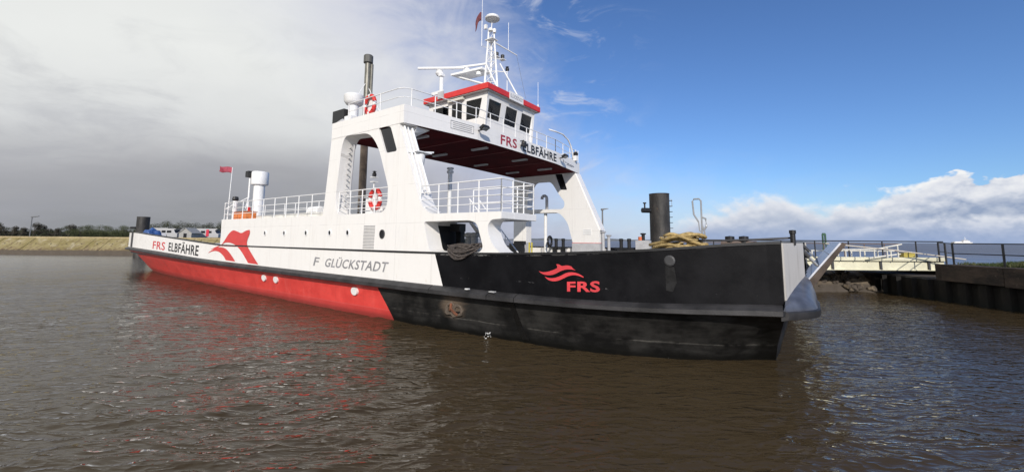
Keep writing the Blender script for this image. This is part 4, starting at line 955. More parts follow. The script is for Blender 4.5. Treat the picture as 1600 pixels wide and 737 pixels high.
for k in range(17):
    mb = M(dr); pts = []; a_ = .38+.50*rnd.random(); b_ = .18+.17*rnd.random(); ph = rnd.random()*6.3; ti = rnd.uniform(-.10, .10); cx_ = rnd.uniform(-.14, .14)
    for q in np.linspace(ph, ph+6.1, 26):
        x = cx_+a_*math.cos(q); y = b_*math.sin(q); hang = max(0, -y-.08)
        pts.append((x, y*(.85 if y < 0 else 1.2), .05+.015*((k*7)%17)+ti*x-hang*1.35*(1.15-.35*x*x)+.025*math.sin(3*q+k)-.10*x*x))
    mb.tube(pts, .028, 6); mb.build('rope_turn', rp2, smooth=True)
tp = ferry_thing('tarpaulin', (-38.6, -7.3, 3.7), 'crumpled blue tarpaulin heaped at the stern behind the white bulwark', 'tarpaulin')
mb = M(mat('tarp_blue', (.03, .085, .25), .45, var=.4, vscale=3)); vs = []; fs = []; nx, ny = 26, 14
for i in range(nx):
    for j in range(ny):
        a, b = i/(nx-1)*2-1, j/(ny-1)*2-1; e = max(0, 1-a*a)**.35*max(0, 1-b*b)**.35
        vs.append((a*1.0, b*.7, -.5+.5*(e > 0)*1.0*min(1, e*1.6)+e*(.62+.22*math.sin(a*5+1)*math.cos(b*4)+.10*rnd.random())))
for i in range(nx-1):
    for j in range(ny-1): fs.append((i*ny+j, (i+1)*ny+j, (i+1)*ny+j+1, i*ny+j+1))
mb.add(vs, fs); mb.build('cover', tp)

# =================================================================== MOORING PILES
def f_pile(t, co, b):
    x, y, z = t.sep(co)
    n = t.noise(t.vmul(co, (2, 2, .6)), 1.6, 6, .65)
    c = t.mix(t.ss(n, .35, .75), (.017, .016, .015), (.055, .050, .045))
    return t.mix(t.m('MULTIPLY', t.ss(t.noise(co, 3.5, 5, .7), .6, .7), .5), c, (.11, .075, .05))
pile_m = mat('tarred_pile', fn=f_pile, rough=.6, bump=.25, bscale=4)
def pile(loc, r_, h, label, fittings=True):
    t = thing('mooring_pile', loc, label, 'mooring pile', 'dark steel mooring piles')
    M(pile_m).lathe([(r_, -1.5), (r_, h-.06), (r_*1.02, h-.05), (r_*1.02, h), (0, h+.02)], n=28).build('shaft', t, smooth=True, angle=35)
    if fittings:
        a = M(black).tube([(-r_, -.1, h-1.30), (-r_-.68, -.25, h-1.30)], .19, 10).build('side_arm', t)
        M(black).lathe([(.06, 0), (.06, .34), (.13, .36), (.13, .44), (0, .46)], (-r_-.46, -.2, h-1.14), 10).build('arm_bollard', a)
        for k in range(7):
            z = h-.55-k*.42
            M(black).tube([(r_-.05, -.2, z), (r_+.17, -.25, z), (r_+.17, -.02, z), (r_-.02, .02, z)], .022, 5).build('rung', t)
        M(steel).tube([(r_, -.2, h-.45), (r_+.15, -.2, h-.45), (r_+.15, -.2, h-.95), (r_, -.2, h-.95)], .025, 5).build('grab_handle', t)
    else:
        M(black).tube([(-r_-.1, -.2, h-1.9), (-r_-.9, -.3, h-1.9)], .2, 8).build('side_arm', t)
    return t
pile((11.4, 32.0, 0), .74, 7.22, 'tall dark mooring pile with rungs and a side arm standing behind the bow rope heap')
pile((-64.2, 72.5, 0), .90, 7.05, 'dark mooring pile standing beyond the stern, seen above the blue tarpaulin', False)

# =================================================================== RIGHT: QUAY, GANGWAY, BANK
def f_quay(t, co, b):
    n = t.noise(t.vmul(co, (1, .6, 1.6)), 1.2, 7, .68); n2 = t.noise(co, 6, 5, .7)
    c = t.mix(t.ss(n, .35, .7), (.022, .017, .013), (.078, .054, .039))
    return t.mix(t.m('MULTIPLY', t.ss(n2, .58, .72), .4), c, (.16, .13, .10))
quay_c = mat('weathered_quay_concrete', fn=f_quay, rough=.9, bump=.5, bscale=3)
def f_sheet(t, co, b):
    x, y, z = t.sep(co)
    n = t.noise(t.vmul(co, (1.5, 1.5, .4)), 1.5, 6, .65)
    c = t.mix(t.ss(n, .35, .75), (.005, .0045, .0045), (.013, .011, .009))
    return t.mix(t.ss(z, .55, .15), c, (.006, .007, .006))
sheet_m = mat('wet_sheet_piling', fn=f_sheet, rough=.6, spec=.25, bump=.3, bscale=5)
QX = 26.75
quay = thing('quay_wall', (QX, 10, 0), 'dark quay wall of steel sheet piling with a concrete cap at the right', 'quay wall')
for k, y in enumerate(np.arange(-33.5, 15.9, 3.3)):
    dx_ = rng.uniform(-.03, .03)
    M(quay_c).box(-.22+dx_, 1.2, y+.015, y+3.285, 1.28+rng.uniform(-.04, .04), 2.30+rng.uniform(-.02, .02)).build('concrete_cap', quay, bevel=.03)
sp = M(sheet_m).plate([[(0, 0), (.12, .30), (.12, .55), (0, .85), (0, 1.1), (.0, 1.099)][:5]+[(.3, 1.1), (.3, 0)]], lambda a, b: (a, b, -1.5), lambda a, b: (a, b, 1.3)).mesh('sheet_pile')
sp = M(sheet_m).plate([[(.0, 0), (.0, .42), (.24, .56), (.24, .98), (.0, 1.098), (.45, 1.098), (.45, 0)]], lambda a, b: (a, b, -1.5), lambda a, b: (a, b, 1.3)).mesh('sheet_pile')
for k in range(44):
    o = bpy.data.objects.new('sheet_pile', sp); COL.objects.link(o); o.parent = quay; o.location = (0, -28+1.1*k, 0)
# end return of the wall
M(quay_c).box(.05, 14, 16.0, 16.6, 1.301, 2.28).build('end_cap', quay)
M(sheet_m).box(.0, 9, 21.05, 21.4, -1.5, 1.3).build('end_return', quay)
def f_quaytop(t, co, b):
    n = t.noise(co, .5, 6, .65); n2 = t.noise(co, 4, 5, .7)
    c = t.mix(t.ss(n, .4, .6), (.075, .066, .055), (.055, .075, .025))
    return t.mix(t.m('MULTIPLY', n2, .3), c, (.14, .12, .09))
mat('quay_ground', fn=f_quaytop, rough=.95, bump=.6, bscale=3)
gq = M(MAT['quay_ground']).box(QX+1.21, QX+40, -18.0, 26.0, 1.0, 2.26).build('quay_ground'); gq['kind'] = 'structure'
# grass on the quay: individual blades, uncountable
def blades(name, n, xr, yr, zf, hmin, hmax, m):
    x = rng.uniform(*xr, n); y = rng.uniform(*yr, n); keep = np.array([zf(a, b) is not None for a, b in zip(x, y)]); x, y = x[keep], y[keep]; n = len(x)
    z = np.array([zf(a, b) for a, b in zip(x, y)]); h = rng.uniform(hmin, hmax, n); a = rng.uniform(0, math.pi, n); wd = .015+.02*rng.random(n)
    lx, ly = rng.normal(0, .35, n)*h, rng.normal(0, .35, n)*h
    v = np.empty((n, 3, 3)); v[:, 0] = np.c_[x-np.cos(a)*wd, y-np.sin(a)*wd, z]; v[:, 1] = np.c_[x+np.cos(a)*wd, y+np.sin(a)*wd, z]; v[:, 2] = np.c_[x+lx, y+ly, z+h]
    me = bpy.data.meshes.new(name); me.from_pydata(v.reshape(-1, 3).tolist(), [], np.arange(n*3).reshape(-1, 3).tolist()); me.materials.append(m)
    o = bpy.data.objects.new(name, me); COL.objects.link(o); return o
def f_grass(t, co, b):
    n = t.noise(co, .8, 5, .6); n2 = t.noise(co, 14, 2)
    return t.mix(n2, t.mix(t.ss(n, .35, .65), (.05, .085, .018), (.13, .115, .05)), (.03, .05, .012))
grass_m = mat('grass_blades', fn=f_grass, rough=.8)
def mound(a, b):
    d_ = math.hypot((a-31.0)/4.2, (b-19.5)/6.5)
    return 2.24+.75*max(0, 1-d_)+.05*math.sin(a*3)*math.sin(b*2)
gmv = []; gmf = []; NX, NY = 26, 40
for i in range(NX):
    for j in range(NY): a = 27.4+i*.32; b = 12+j*.35; gmv.append((a, b, mound(a, b)+.01-(.25 if i in (0, NX-1) or j in (0, NY-1) else 0)))
for i in range(NX-1):
    for j in range(NY-1): gmf.append((i*NY+j, (i+1)*NY+j, (i+1)*NY+j+1, i*NY+j+1))
o = M(MAT['quay_ground']).add(gmv, gmf).build('quay_mound'); o['kind'] = 'structure'
def gz(a, b):
    k = math.sin(a*1.7+b*.9)+math.sin(b*1.3-a*.8)
    return mound(a, b) if k > -.55 and b < 27 else None
tag(blades('grass', 42000, (27.3, 34.5), (12.5, 25.8), gz, .06, .28, grass_m), 'patchy short green grass on top of the quay', 'grass', kind='stuff')
# fence along the quay edge and over the gangway head
fence_m = mat('fence_dark', (.028, .027, .027), .5)
def fence(path, h, rails, spacing, label, m=fence_m, r_=.035, pr=.05, name='railing_fence'):
    o0 = Vector(path[0]); t = thing(name, o0, label, 'fence')
    pts = [Vector(p)-o0 for p in path]
    for f in rails: M(m).tube([p+Vector((0, 0, h*f)) for p in pts], r_, 6).build('rail', t)
    pm = M(m).box(-pr, pr, -pr, pr, -.1, h).mesh('post')
    for i in range(len(pts)-1):
        d = (pts[i+1]-pts[i]).length; ns = max(1, round(d/spacing))
        for k in range(ns+(1 if i == len(pts)-2 else 0)):
            o = bpy.data.objects.new('post', pm); COL.objects.link(o); o.parent = t; o.location = pts[i].lerp(pts[i+1], k/ns)
    return t
fence([(QX+.55, -14, 2.3), (QX+.55, 25.9, 2.3), (30.1, 29.5, 2.36)], 1.28, (1.0, .52), 2.7, 'black two-rail fence along the edge of the right quay', r_=.03, pr=.038)
# gangway
gang_m = mat('cream_girder', (.66, .64, .48), .5, var=.12, vscale=1.0, bump=.05)
GY = 29.9; gw = thing('gangway', (24.0, GY, .10), 'cream steel gangway bridge with a yellowish girder reaching out behind the bow', 'gangway')
GX0, GX1 = -12.0, 6.75
M(gang_m).box(GX0, GX1, -.06, .06, 1.62, 2.22).build('web', gw)
M(gang_m).box(GX0, GX1, -.22, .14, 2.221, 2.30).box(GX0, GX1, -.16, .12, 1.56, 1.62).build('flange', gw)
M(mat('girder_shadow_paint', (.10, .10, .09), .6)).box(GX0, GX1, -.075, -.061, 2.15, 2.219).build('shadow_strip', gw)  # dark strip paints the shadow line below the top flange
M(gang_m).box(GX0, GX1, -.24, -.02, 2.301, 2.48).build('kerb_beam', gw)
for x in np.arange(GX0+.5, GX1+.1, 3.42): M(dark).box(x-.07, x+.07, -.17, -.061, 1.6, 2.2).build('stiffener', gw)
M(gang_m).box(GX0, GX1, 3.3, 3.42, 1.62, 2.3).build('web', gw)
M(mat('gangway_deck', (.20, .16, .14), .8, var=.3)).box(GX0, GX1, .13, 3.29, 2.2, 2.29).build('deck', gw)
cr_m = mat('cream_rail', (.70, .69, .62), .5)
def gfence(x0, x1, y, h, rails, sp_, m, r_, zb, nm):
    rl = M(m)
    for f in rails: rl.tube([(x0, y, zb+h*f), (x1, y, zb+h*f)], r_, 6)
    rail = rl.build(nm, gw); pm = M(m).tube([(0, 0, 0), (0, 0, h)], r_*1.1, 6).mesh('post')
    for x in np.arange(x0, x1+.01, sp_):
        o = bpy.data.objects.new('post', pm); COL.objects.link(o); o.parent = rail; o.location = (x, y, zb)
gfence(GX0, GX1, -.12, 1.14, (1.0,), 2.4, fence_m, .04, 2.46, 'upper_rail')
gfence(GX0+.2, GX1-3.1, .35, .60, (.06, 1.0), .95, cr_m, .04, 2.3, 'cream_low_rail')
gfence(GX0, GX1, 3.3, 1.1, (1.0, .5), 1.6, mat('rail_brown', (.16, .11, .09), .7), .03, 2.3, 'far_rail')
# sloping handrails at the shore end
sh = thing('boarding_ramp', (25.2, 29.2, 2.52), 'short sloping boarding ramp with white handrails lying on the gangway', 'ramp')
M(cr_m).tube([(-3.2, 0, .55), (.2, 0, .62), (2.05, 0, .98)], .045, 6).tube([(-.2, .1, .02), (2.0, .1, .30)], .045, 6).build('handrail', sh)
for x, h in ((-2.9, .55), (-1.9, .57), (-.9, .6), (.1, .62), (1.0, .78), (1.75, .92)): M(cr_m).tube([(x, 0, 0), (x, 0, h)], .035, 6).build('post', sh)
pl_ = thing('long_pole', (22.0, 29.3, 3.52), 'long pale pole slanting down across the gangway rails', 'pole')
M(mat('pale_wood', (.55, .50, .42), .7)).tube([(0, 0, 0), (4.5, -.2, -.42), (9.2, -.5, -1.02)], .04, 7).build('pole', pl_)
mat('yellow_box_paint', (.45, .37, .08), .5)
yb = thing('grit_box', (28.9, 30.6, 2.41), 'small yellow box by the shore end of the gangway', 'box')
M(MAT['yellow_box_paint']).box(-.42, .42, -.2, .2, 0, .42).build('body', yb, bevel=.03); M(MAT['yellow_box_paint']).box(-.45, .45, -.23, .23, .421, .48).build('lid', yb)
ab = thing('gangway_abutment', (30.2, 32.0, 0), 'dark concrete abutment under the shore end of the gangway', 'abutment')
M(quay_c).box(-2.9, 6, -5.4, 3, -1.5, 1.35).box(.2, 6, -5.9, 3, 1.351, 1.64).build('body', ab)
gp = thing('channel_mark', (28.0, 37.4, 2.3), 'small green lattice mark standing behind the gangway rail', 'marker post')
gm_ = mat('mark_green', (.04, .10, .06), .6)
M(gm_).tube([(-.22, 0, 0), (-.12, 0, 1.1)], .04, 5).tube([(.22, 0, 0), (.12, 0, 1.1)], .04, 5).tube([(-.2, 0, .3), (.16, 0, .7)], .03, 5).tube([(.2, 0, .3), (-.16, 0, .7)], .03, 5).build('legs', gp)
M(gm_).xz([[(-.17, 1.1), (.17, 1.1), (.17, 2.0), (.1, 2.12), (-.1, 2.12), (-.17, 2.0)], [(-.06, 1.25), (.06, 1.25), (.06, 1.9), (-.06, 1.9)]], -.05, .05).build('top_mark', gp)
# rock bank and mole behind the gangway
def f_rock(t, co, b):
    n = t.noise(co, .9, 7, .7); n2 = t.noise(co, 5, 5, .65)
    c = t.mix(t.ss(n, .35, .7), (.10, .075, .052), (.26, .215, .155)); c = t.mix(t.m('MULTIPLY', t.ss(n2, .5, .7), .5), c, (.05, .045, .03))
    x, y, z = t.sep(co); return t.mix(t.ss(z, .75, .4), c, (.075, .062, .05))
rock_m = mat('bank_rock', fn=f_rock, rough=.95, bump=.5, bscale=4)
vs = []; fs = []; NXb, NYb = 90, 16
for i in range(NXb):
    x = 3+i*(30/(NXb-1))
    for j in range(NYb):
        yo = (0, .5, .9, 1.3, 1.8, 2.5, 3.5, 5, 7.5, 11, 16, 21, 26, 31, 36, 44)[j]; zo = (-.8, .02, .28, .75, 1.05, 1.25, 1.45, 1.6, 1.75, 1.85, 1.95, 2.0, 2.0, 2.0, 1.9, -.8)[j]
        y = 30.5+yo+max(0, 15-x)*.95+(.25*math.sin(x*1.3)+rng.uniform(-.1, .1))*(j > 0)
        vs.append((x, y, zo+(0 if j in (0, NYb-1) else rng.uniform(-.10, .10))))
for i in range(NXb-1):
    for j in range(NYb-1): fs.append((i*NYb+j, (i+1)*NYb+j, (i+1)*NYb+j+1, i*NYb+j+1))
o = M(rock_m).add(vs, fs).build('rock_bank'); o['kind'] = 'structure'
rock_bm = bmesh.new(); bmesh.ops.create_icosphere(rock_bm, subdivisions=2, radius=1)
rmes = []
for k in range(4):
    b2 = rock_bm.copy()
    for v_ in b2.verts: v_.co *= 1+.34*math.sin(v_.co.x*3.1+k*2)*math.cos(v_.co.y*2.7+k)+rnd.uniform(-.10, .10)
    me = bpy.data.meshes.new('stone'); b2.to_mesh(me); b2.free(); me.materials.append(rock_m); rmes.append(me)
for k in range(90):
    x = rnd.uniform(17.5, 26.9); s_ = rnd.random(); y = 31.1+s_*1.9
    o = bpy.data.objects.new('stone', rmes[k % 4]); COL.objects.link(o); o.location = (x, y, .25+1.0*min(1, s_*1.1)+rnd.uniform(-.05, .12)); sc_ = rnd.uniform(.10, .30)
    o.scale = (sc_*rnd.uniform(.9, 1.5), sc_, sc_*rnd.uniform(.6, .9)); o.rotation_euler = (rnd.random()*6, rnd.random()*6, rnd.random()*6)
    tag(o, 'brown boulder lying on the bank under the gangway', 'stone', 'boulders on the bank under the gangway')
# street lamps
lamp_m = mat('lamp_grey', (.14, .145, .15), .5)
def lamp(loc, h, arm, label, s=1):
    t = thing('street_lamp', loc, label, 'street lamp', 'grey street lamps along the harbour')
    M(lamp_m).tube([(0, 0, -1), (0, 0, h), (arm*.15, 0, h+.08)], .075*s, 8, r2=.05*s).build('pole', t)
    M(lamp_m).hexa([(-.1*s, -.14*s, h), (arm, -.12*s, h+.24), (arm, .12*s, h+.24), (-.1*s, .14*s, h)], [(-.1*s, -.14*s, h+.16*s), (arm, -.10*s, h+.32), (arm, .10*s, h+.32), (-.1*s, .14*s, h+.16*s)]).build('lamp_head', t)
lamp((13.1, 60.0, 1.0), 6.9, .85, 'grey street lamp seen just right of the far bridge leg', 1.7)
lamp((-97.5, 84.5, 3.3), 4.0, 1.35, 'grey street lamp with a tilted head on the left embankment', 1.2)

# =================================================================== LEFT: EMBANKMENT, LAND, TREES, CAMPERS
def f_slab(t, co, b):
    n = t.noise(co, .35, 6, .65); n2 = t.noise(co, 1.8, 6, .7); n3 = t.noise(t.vmul(co, (1, 1, .4)), .9, 5, .6)
    c = t.mix(t.ss(n, .35, .65), (.20, .162, .055), (.29, .24, .115)); c = t.mix(t.m('MULTIPLY', t.ss(n2, .50, .66), .8), c, (.12, .075, .045))
    c = t.mix(t.m('MULTIPLY', t.ss(n3, .55, .7), .55), c, (.47, .42, .31))
    x, y, z = t.sep(co); rel = t.ss(z, 1.7, .9)
    return t.mix(t.m('MULTIPLY', rel, t.ss(n2, .35, .6)), c, (.11, .07, .04))
slab_m = mat('stained_slab', fn=f_slab, rough=.9, bump=.3, bscale=3)
def f_toe(t, co, b):
    n = t.noise(co, 1.2, 6, .7); return t.mix(n, (.055, .045, .033), (.13, .105, .08))
toe_m = mat('dark_toe_beam', fn=f_toe, rough=.9, bump=.3)
emb = thing('embankment', (-85, 79.5, 0), 'stained ochre concrete slab embankment with a dark toe wall along the left shore', 'embankment')
M(toe_m).box(-30, 42, 0, .8, -1.5, .92).build('toe_beam', emb)
hole_m = mat('hole_dark', (.02, .015, .012), .9)
NSL = 24
for k in range(NSL):
    x0 = -30+k*3.0; sk = -.9 if k % 5 == 4 else 0; x1 = x0+2.93
    zt = 3.45; o_ = rng.uniform(-.05, .05); y0, y1 = .35+o_, 3.6+o_
    xs0, xs1 = x0+rng.uniform(-.05, .05), x1
    s1 = M(slab_m).hexa([(xs0, y0, .80), (xs1, y0, .80), (xs1, y0+.6, .55), (xs0, y0+.6, .55)], [(xs0-.25, y1, zt), (xs1-.25, y1, zt), (xs1-.25, y1+.6, zt-.25), (xs0-.25, y1+.6, zt-.25)]).build('slab', emb)
    hx = (x0+x1)/2-.12; N = 8
    M(hole_m).add([(hx+.16*math.cos(a), y0+(y1-y0)*.5+.13*math.sin(a)*.75-.012, .80+(zt-.80)*.5+.13*math.sin(a)*.62+.012) for a in np.linspace(0, 2*math.pi, N+1)[:-1]], [tuple(range(N))]).build('lifting_hole', s1)
M(mat('ochre_copings', (.36, .29, .16), .9, var=.2)).box(-31, 42, 3.35, 5.2, 3.2, 3.5).build('coping', emb)
def f_land(t, co, b):
    n = t.noise(co, .08, 6, .65); return t.mix(t.ss(n, .4, .6), (.05, .065, .02), (.11, .10, .045))
land_m = mat('land_grass', fn=f_land, rough=.95)
lo_ = M(land_m).add([(-420, 83.2, 3.3), (-42, 83.2, 3.3), (-30, 100, 3.2), (-60, 700, 4), (-900, 700, 4), (-900, 83.2, 3.3)]+[(-420, 83.2, -2), (-42, 83.2, -2), (-30, 100, -2), (-60, 700, -2), (-900, 700, -2), (-900, 83.2, -2)], [(0, 1, 2, 3, 4, 5), (0, 6, 7, 1), (1, 7, 8, 2), (2, 8, 9, 3), (5, 11, 6, 0)]).build('left_shore'); lo_['kind'] = 'structure'
M(MAT['bank_rock']).add([(-900, 80.2, -.5), (-115, 80.2, -.5), (-115, 83.8, 3.5), (-900, 83.8, 3.5)], [(0, 1, 2, 3)]).build('far_bank')['kind'] = 'structure'
# trees: trunk, limbs and a cloud of small leaf faces
def leaf_mat(name, a, b_):
    def f(t, co, bs): return t.mix(t.ss(t.noise(co, 1.6, 3), .35, .65), a, b_)
    return mat(name, fn=f, rough=.85)
leafs = [leaf_mat('leaf_dark', (.030, .036, .018), (.055, .060, .028)), leaf_mat('leaf_olive', (.040, .050, .018), (.075, .085, .030)), leaf_mat('leaf_brown', (.045, .040, .030), (.080, .068, .045))]
bark = mat('bark', (.05, .042, .035), .9, var=.3)
def tree_proto(seed, h, wd, leaf, n, trunk=.3, label='', grp=None):
    r2 = np.random.default_rng(seed); t = thing('tree', (0, 0, 0), label, 'tree', grp)
    mb = M(bark).tube([(0, 0, -.6), (.1, 0, h*trunk), (0, .05, h*.75)], .05*h*.5, 7, r2=.03)
    cl = []
    for k in range(9):
        a = r2.uniform(0, 6.28); zz = h*r2.uniform(trunk, .92); rr_ = wd*.5*math.sqrt(max(.05, 1-((zz-h*.58)/(h*.46))**2))*r2.uniform(.35, .85)
        c = np.array([rr_*math.cos(a), rr_*math.sin(a), zz]); cl.append((c, r2.uniform(.28, .5)*wd*.5))
        mb.tube([(0, 0, h*trunk*r2.uniform(.6, 1.3)), tuple(c*np.array([.6, .6, .9])), tuple(c)], .03*h*.25, 5, r2=.01)
    mb.build('trunk', t)
    per = n//len(cl); V = []
    for c, q in cl:
        d = r2.normal(0, 1, (per, 3)); d /= np.linalg.norm(d, axis=1)[:, None]; p = c+d*q*(r2.random(per)[:, None]**.45)*np.array([1, 1, .8])
        s_ = r2.uniform(.06, .15, per)[:, None]*h/5
        u_ = r2.normal(0, 1, (per, 3)); u_ /= np.linalg.norm(u_, axis=1)[:, None]; w_ = np.cross(u_, r2.normal(0, 1, (per, 3))); w_ /= np.linalg.norm(w_, axis=1)[:, None]
        V.append(np.stack([p-u_*s_, p+w_*s_*.7, p+u_*s_, p-w_*s_*.7], 1))
    V = np.concatenate(V); V[:, :, 2] = np.maximum(V[:, :, 2], .1); n_ = len(V)
    me = bpy.data.meshes.new('crown'); me.from_pydata(V.reshape(-1, 3).tolist(), [], np.arange(n_*4).reshape(-1, 4).tolist()); me.materials.append(leaf)
    o = bpy.data.objects.new('crown', me); COL.objects.link(o); o.parent = t
    return t
protos = [tree_proto(1, 6.5, 6.5, leafs[2], 2600, .28, 'bare brownish round tree in the row behind the left embankment', 'trees behind the left embankment'),
          tree_proto(2, 5.2, 7.5, leafs[0], 2600, .15, 'dark spreading tree in the row behind the left embankment', 'trees behind the left embankment'),
          tree_proto(3, 3.8, 7.0, leafs[1], 2600, .05, 'olive green bush in the thicket behind the left embankment', 'bushes behind the left embankment')]
used = set()
NEAR = [(-60, 'outside the left edge'), (20, 'near the left picture edge'), (45, 'just left of the tilted street lamp'), (75, 'just right of the tilted street lamp'), (104, 'between the street lamp and the thicket'), (125, 'at the left end of the thicket'), (165, 'in the middle of the long thicket'), (200, 'at the right end of the thicket'), (240, 'behind the mooring pile'), (290, 'behind the parked camper vans'), (340, 'behind the red sign'), (999, 'hidden behind the ferry deckhouse')]
SORT = ['bare brownish round tree', 'dark spreading tree', 'olive green bush']
def place(kind, px, d, s, gz_=3.3):
    x = (px-800)/648.77*d*1.0; rz_ = rnd.random()*6.28
    if kind not in used:
        used.add(kind); t = protos[kind]; t.location = (x, d, gz_); t.rotation_euler.z = rz_
    else: t = dup(protos[kind], (x, d, gz_), rz_)
    t['label'] = SORT[kind]+' '+[n_ for lim, n_ in NEAR if px <= lim][0]
    t.scale = (s*rnd.uniform(.95, 1.25), s*rnd.uniform(.95, 1.25), s)
for px, s in ((-22, 1.0), (6, .95), (24, .7), (38, .62), (57, .98), (66, .85), (80, .60), (90, .55), (112, .85), (150, .5), (200, .55)): place(0, px, 150+rnd.uniform(-8, 8), s*.78)
for px, s in ((-40, .8), (-10, .7), (14, .72), (30, .62), (47, .7), (70, .62), (84, .55), (98, .70), (106, .92), (120, .9), (132, .8)): place(1, px, 158+rnd.uniform(-8, 8), s*.86)
for px, s in ((128, 1.02), (138, 1.08), (148, 1.02), (158, 1.05), (168, 1.0), (178, .98), (188, 1.02), (197, .96), (206, .98), (216, .9)): place(2, px, 138+rnd.uniform(-6, 6), s*.95)
tl = ((236, 1.1), (250, 1.0), (263, 1.15), (274, 1.35), (286, 1.1), (299, 1.25), (312, 1.1), (326, 1.05), (338, 1.25), (352, 1.2), (366, 1.1), (380, 1.0))
for px, s in tl: place(1, px, 172+rnd.uniform(-9, 9), s*.92)
# low hedge far off along the left shore reads as one mass
def mass(name, x0, x1, y, z0, h, n, m, label, q=.6, cat='hedge'):
    xx = rng.uniform(x0, x1, n); hh = h*(.55+.45*np.abs(np.sin(xx*.021+1.3)*np.cos(xx*.057)))*rng.uniform(.7, 1.0, n); zz = z0+hh*rng.random(n)**.6; yy = y+rng.uniform(-6, 6, n)
    p = np.c_[xx, yy, zz]; u_ = rng.normal(0, 1, (n, 3)); u_ /= np.linalg.norm(u_, axis=1)[:, None]; w_ = np.cross(u_, rng.normal(0, 1, (n, 3))); w_ /= np.linalg.norm(w_, axis=1)[:, None]; s_ = q*rng.uniform(.6, 1.3, n)[:, None]
    V = np.stack([p-u_*s_, p+w_*s_*.7, p+u_*s_, p-w_*s_*.7], 1)
    me = bpy.data.meshes.new(name); me.from_pydata(V.reshape(-1, 3).tolist(), [], np.arange(n*4).reshape(-1, 4).tolist()); me.materials.append(m)
    o = bpy.data.objects.new(name, me); COL.objects.link(o); tag(o, label, cat, kind='stuff')
mass('hedge', -330, -95, 205, 3.2, 4.4, 9000, leafs[0], 'low dark far hedge behind the left trees', .55)
mass('hedge', -160, -60, 215, 3.2, 6.0, 7000, leafs[2], 'dark distant wood behind the parked campers', .6, 'wood')
# campers and small buildings behind the stern
camper_m = mat('camper_white', (.42, .42, .425), .4, var=.04); win_m = mat('dark_window', (.015, .017, .02), .15, var=0)
def camper(px, d, L, H, label, rz=0.0, slope=True):
    t = thing('camper_van', ((px-800)/648.77*d, d, 3.2), label, 'camper van', 'camper vans parked behind the stern', rz)
    pr = [(-L/2, .35), (L/2, .35), (L/2, 1.25), (L/2-.55, 1.45), (L/2-.9, 2.1), (L/2-.2, H), (-L/2, H)] if slope else [(-L/2, .35), (L/2, .35), (L/2, H-.3), (L/2-.3, H), (-L/2+.3, H), (-L/2, H-.3)]
    M(camper_m).xz([pr], -1.05, 1.05).build('body', t, bevel=.05)
    for x, w_ in ((-L*.3, 1.0), (.1, 1.1)): M(win_m).box(x-w_/2, x+w_/2, -1.075, -1.051, 1.45, 2.0).build('window', t)
    if slope: M(win_m).hexa([(L/2-.62, -.9, 1.42), (L/2-.50, -.9, 1.44), (L/2-.50, .9, 1.44), (L/2-.62, .9, 1.42)], [(L/2-.93, -.9, 2.05), (L/2-.86, -.9, 2.05), (L/2-.86, .9, 2.05), (L/2-.93, .9, 2.05)]).build('windscreen', t)
    for x in (-L*.28, L*.3):
        for y in (-1.0, .8):
            wv = M(black).lathe([(.33, 0), (.33, .2)], n=14).build('wheel', t); wv.rotation_euler.x = R(90); wv.location = (x, y+.2, .33)
camper(258, 108, 4.6, 2.7, 'white camper van parked furthest left behind the stern lettering', 0)
camper(272, 104, 4.2, 2.5, 'white camper van with a sloping front next to the stern posts', 0)
camper(285, 109, 3.6, 2.6, 'white camper van standing nearest the little gabled hut', .2)
camper(314, 110, 3.8, 2.7, 'tall white camper van right of the little gabled hut', .0, False)
camper(333, 107, 4.6, 2.6, 'white camper van close to the after end of the deckhouse', .1)
ht = thing('hut', ((300-800)/648.77*102, 102, 3.2), 'small pale hut with a gabled roof between the camper vans', 'hut')
M(mat('hut_wall', (.33, .325, .31), .7)).xz([[(-1.5, 0), (1.5, 0), (1.5, 1.4), (0, 2.5), (-1.5, 1.4)]], -1.5, 1.5).build('wall', ht)
M(mat('hut_roof', (.30, .30, .29), .7)).hexa([(-1.75, -1.7, 1.25), (0, -1.7, 2.53), (0, 1.7, 2.53), (-1.75, 1.7, 1.25)], [(-1.75, -1.7, 1.37), (0, -1.7, 2.66), (0, 1.7, 2.66), (-1.75, 1.7, 1.37)]).hexa([(1.75, -1.7, 1.25), (1.75, 1.7, 1.25), (0.001, 1.7, 2.53), (0.001, -1.7, 2.53)], [(1.75, -1.7, 1.37), (1.75, 1.7, 1.37), (0.001, 1.7, 2.66), (0.001, -1.7, 2.66)]).build('roof', ht)
M(win_m).box(-.4, .4, -1.53, -1.501, .1, 1.3).build('door', ht)
rs = thing('red_sign', ((327-800)/648.77*98, 98, 3.2), 'narrow red sign board on a post among the camper vans', 'sign')
M(mat('sign_red', (.55, .03, .06), .5)).box(-.32, .32, -.04, .04, .6, 2.2).build('board', rs); M(dark).box(-.04, .04, -.03, .03, 0, .6).build('post', rs)

# =================================================================== FAR: OPPOSITE SHORE, SHIP, WATER
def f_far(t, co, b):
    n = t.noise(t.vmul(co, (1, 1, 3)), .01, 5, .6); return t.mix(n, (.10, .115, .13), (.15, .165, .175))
vs = []; fs = []; NF = 160
for i in range(NF):
    x = -3200+i*62; h_ = 7+9*abs(math.sin(i*.37)*math.sin(i*.113+1))+rng.uniform(0, 5); h_ *= max(.12, 1-max(0, (x-1200)/2200))
    vs += [(x, 3400, -.5), (x, 3400, 3), (x, 3440, h_), (x, 3600, h_*.8)]
for i in range(NF-1):
    for k in range(3): fs.append((i*4+k, (i+1)*4+k, (i+1)*4+k+1, i*4+k+1))
o = M(mat('far_shore_haze_green', fn=f_far, rough=1)).add(vs, fs).build('far_shore'); o['kind'] = 'structure'
fsx = 2000/648.77
fs_ = thing('cargo_ship', ((1499-800)*fsx, 2000, 0), 'white ship tiny on the horizon far out on the river', 'ship')
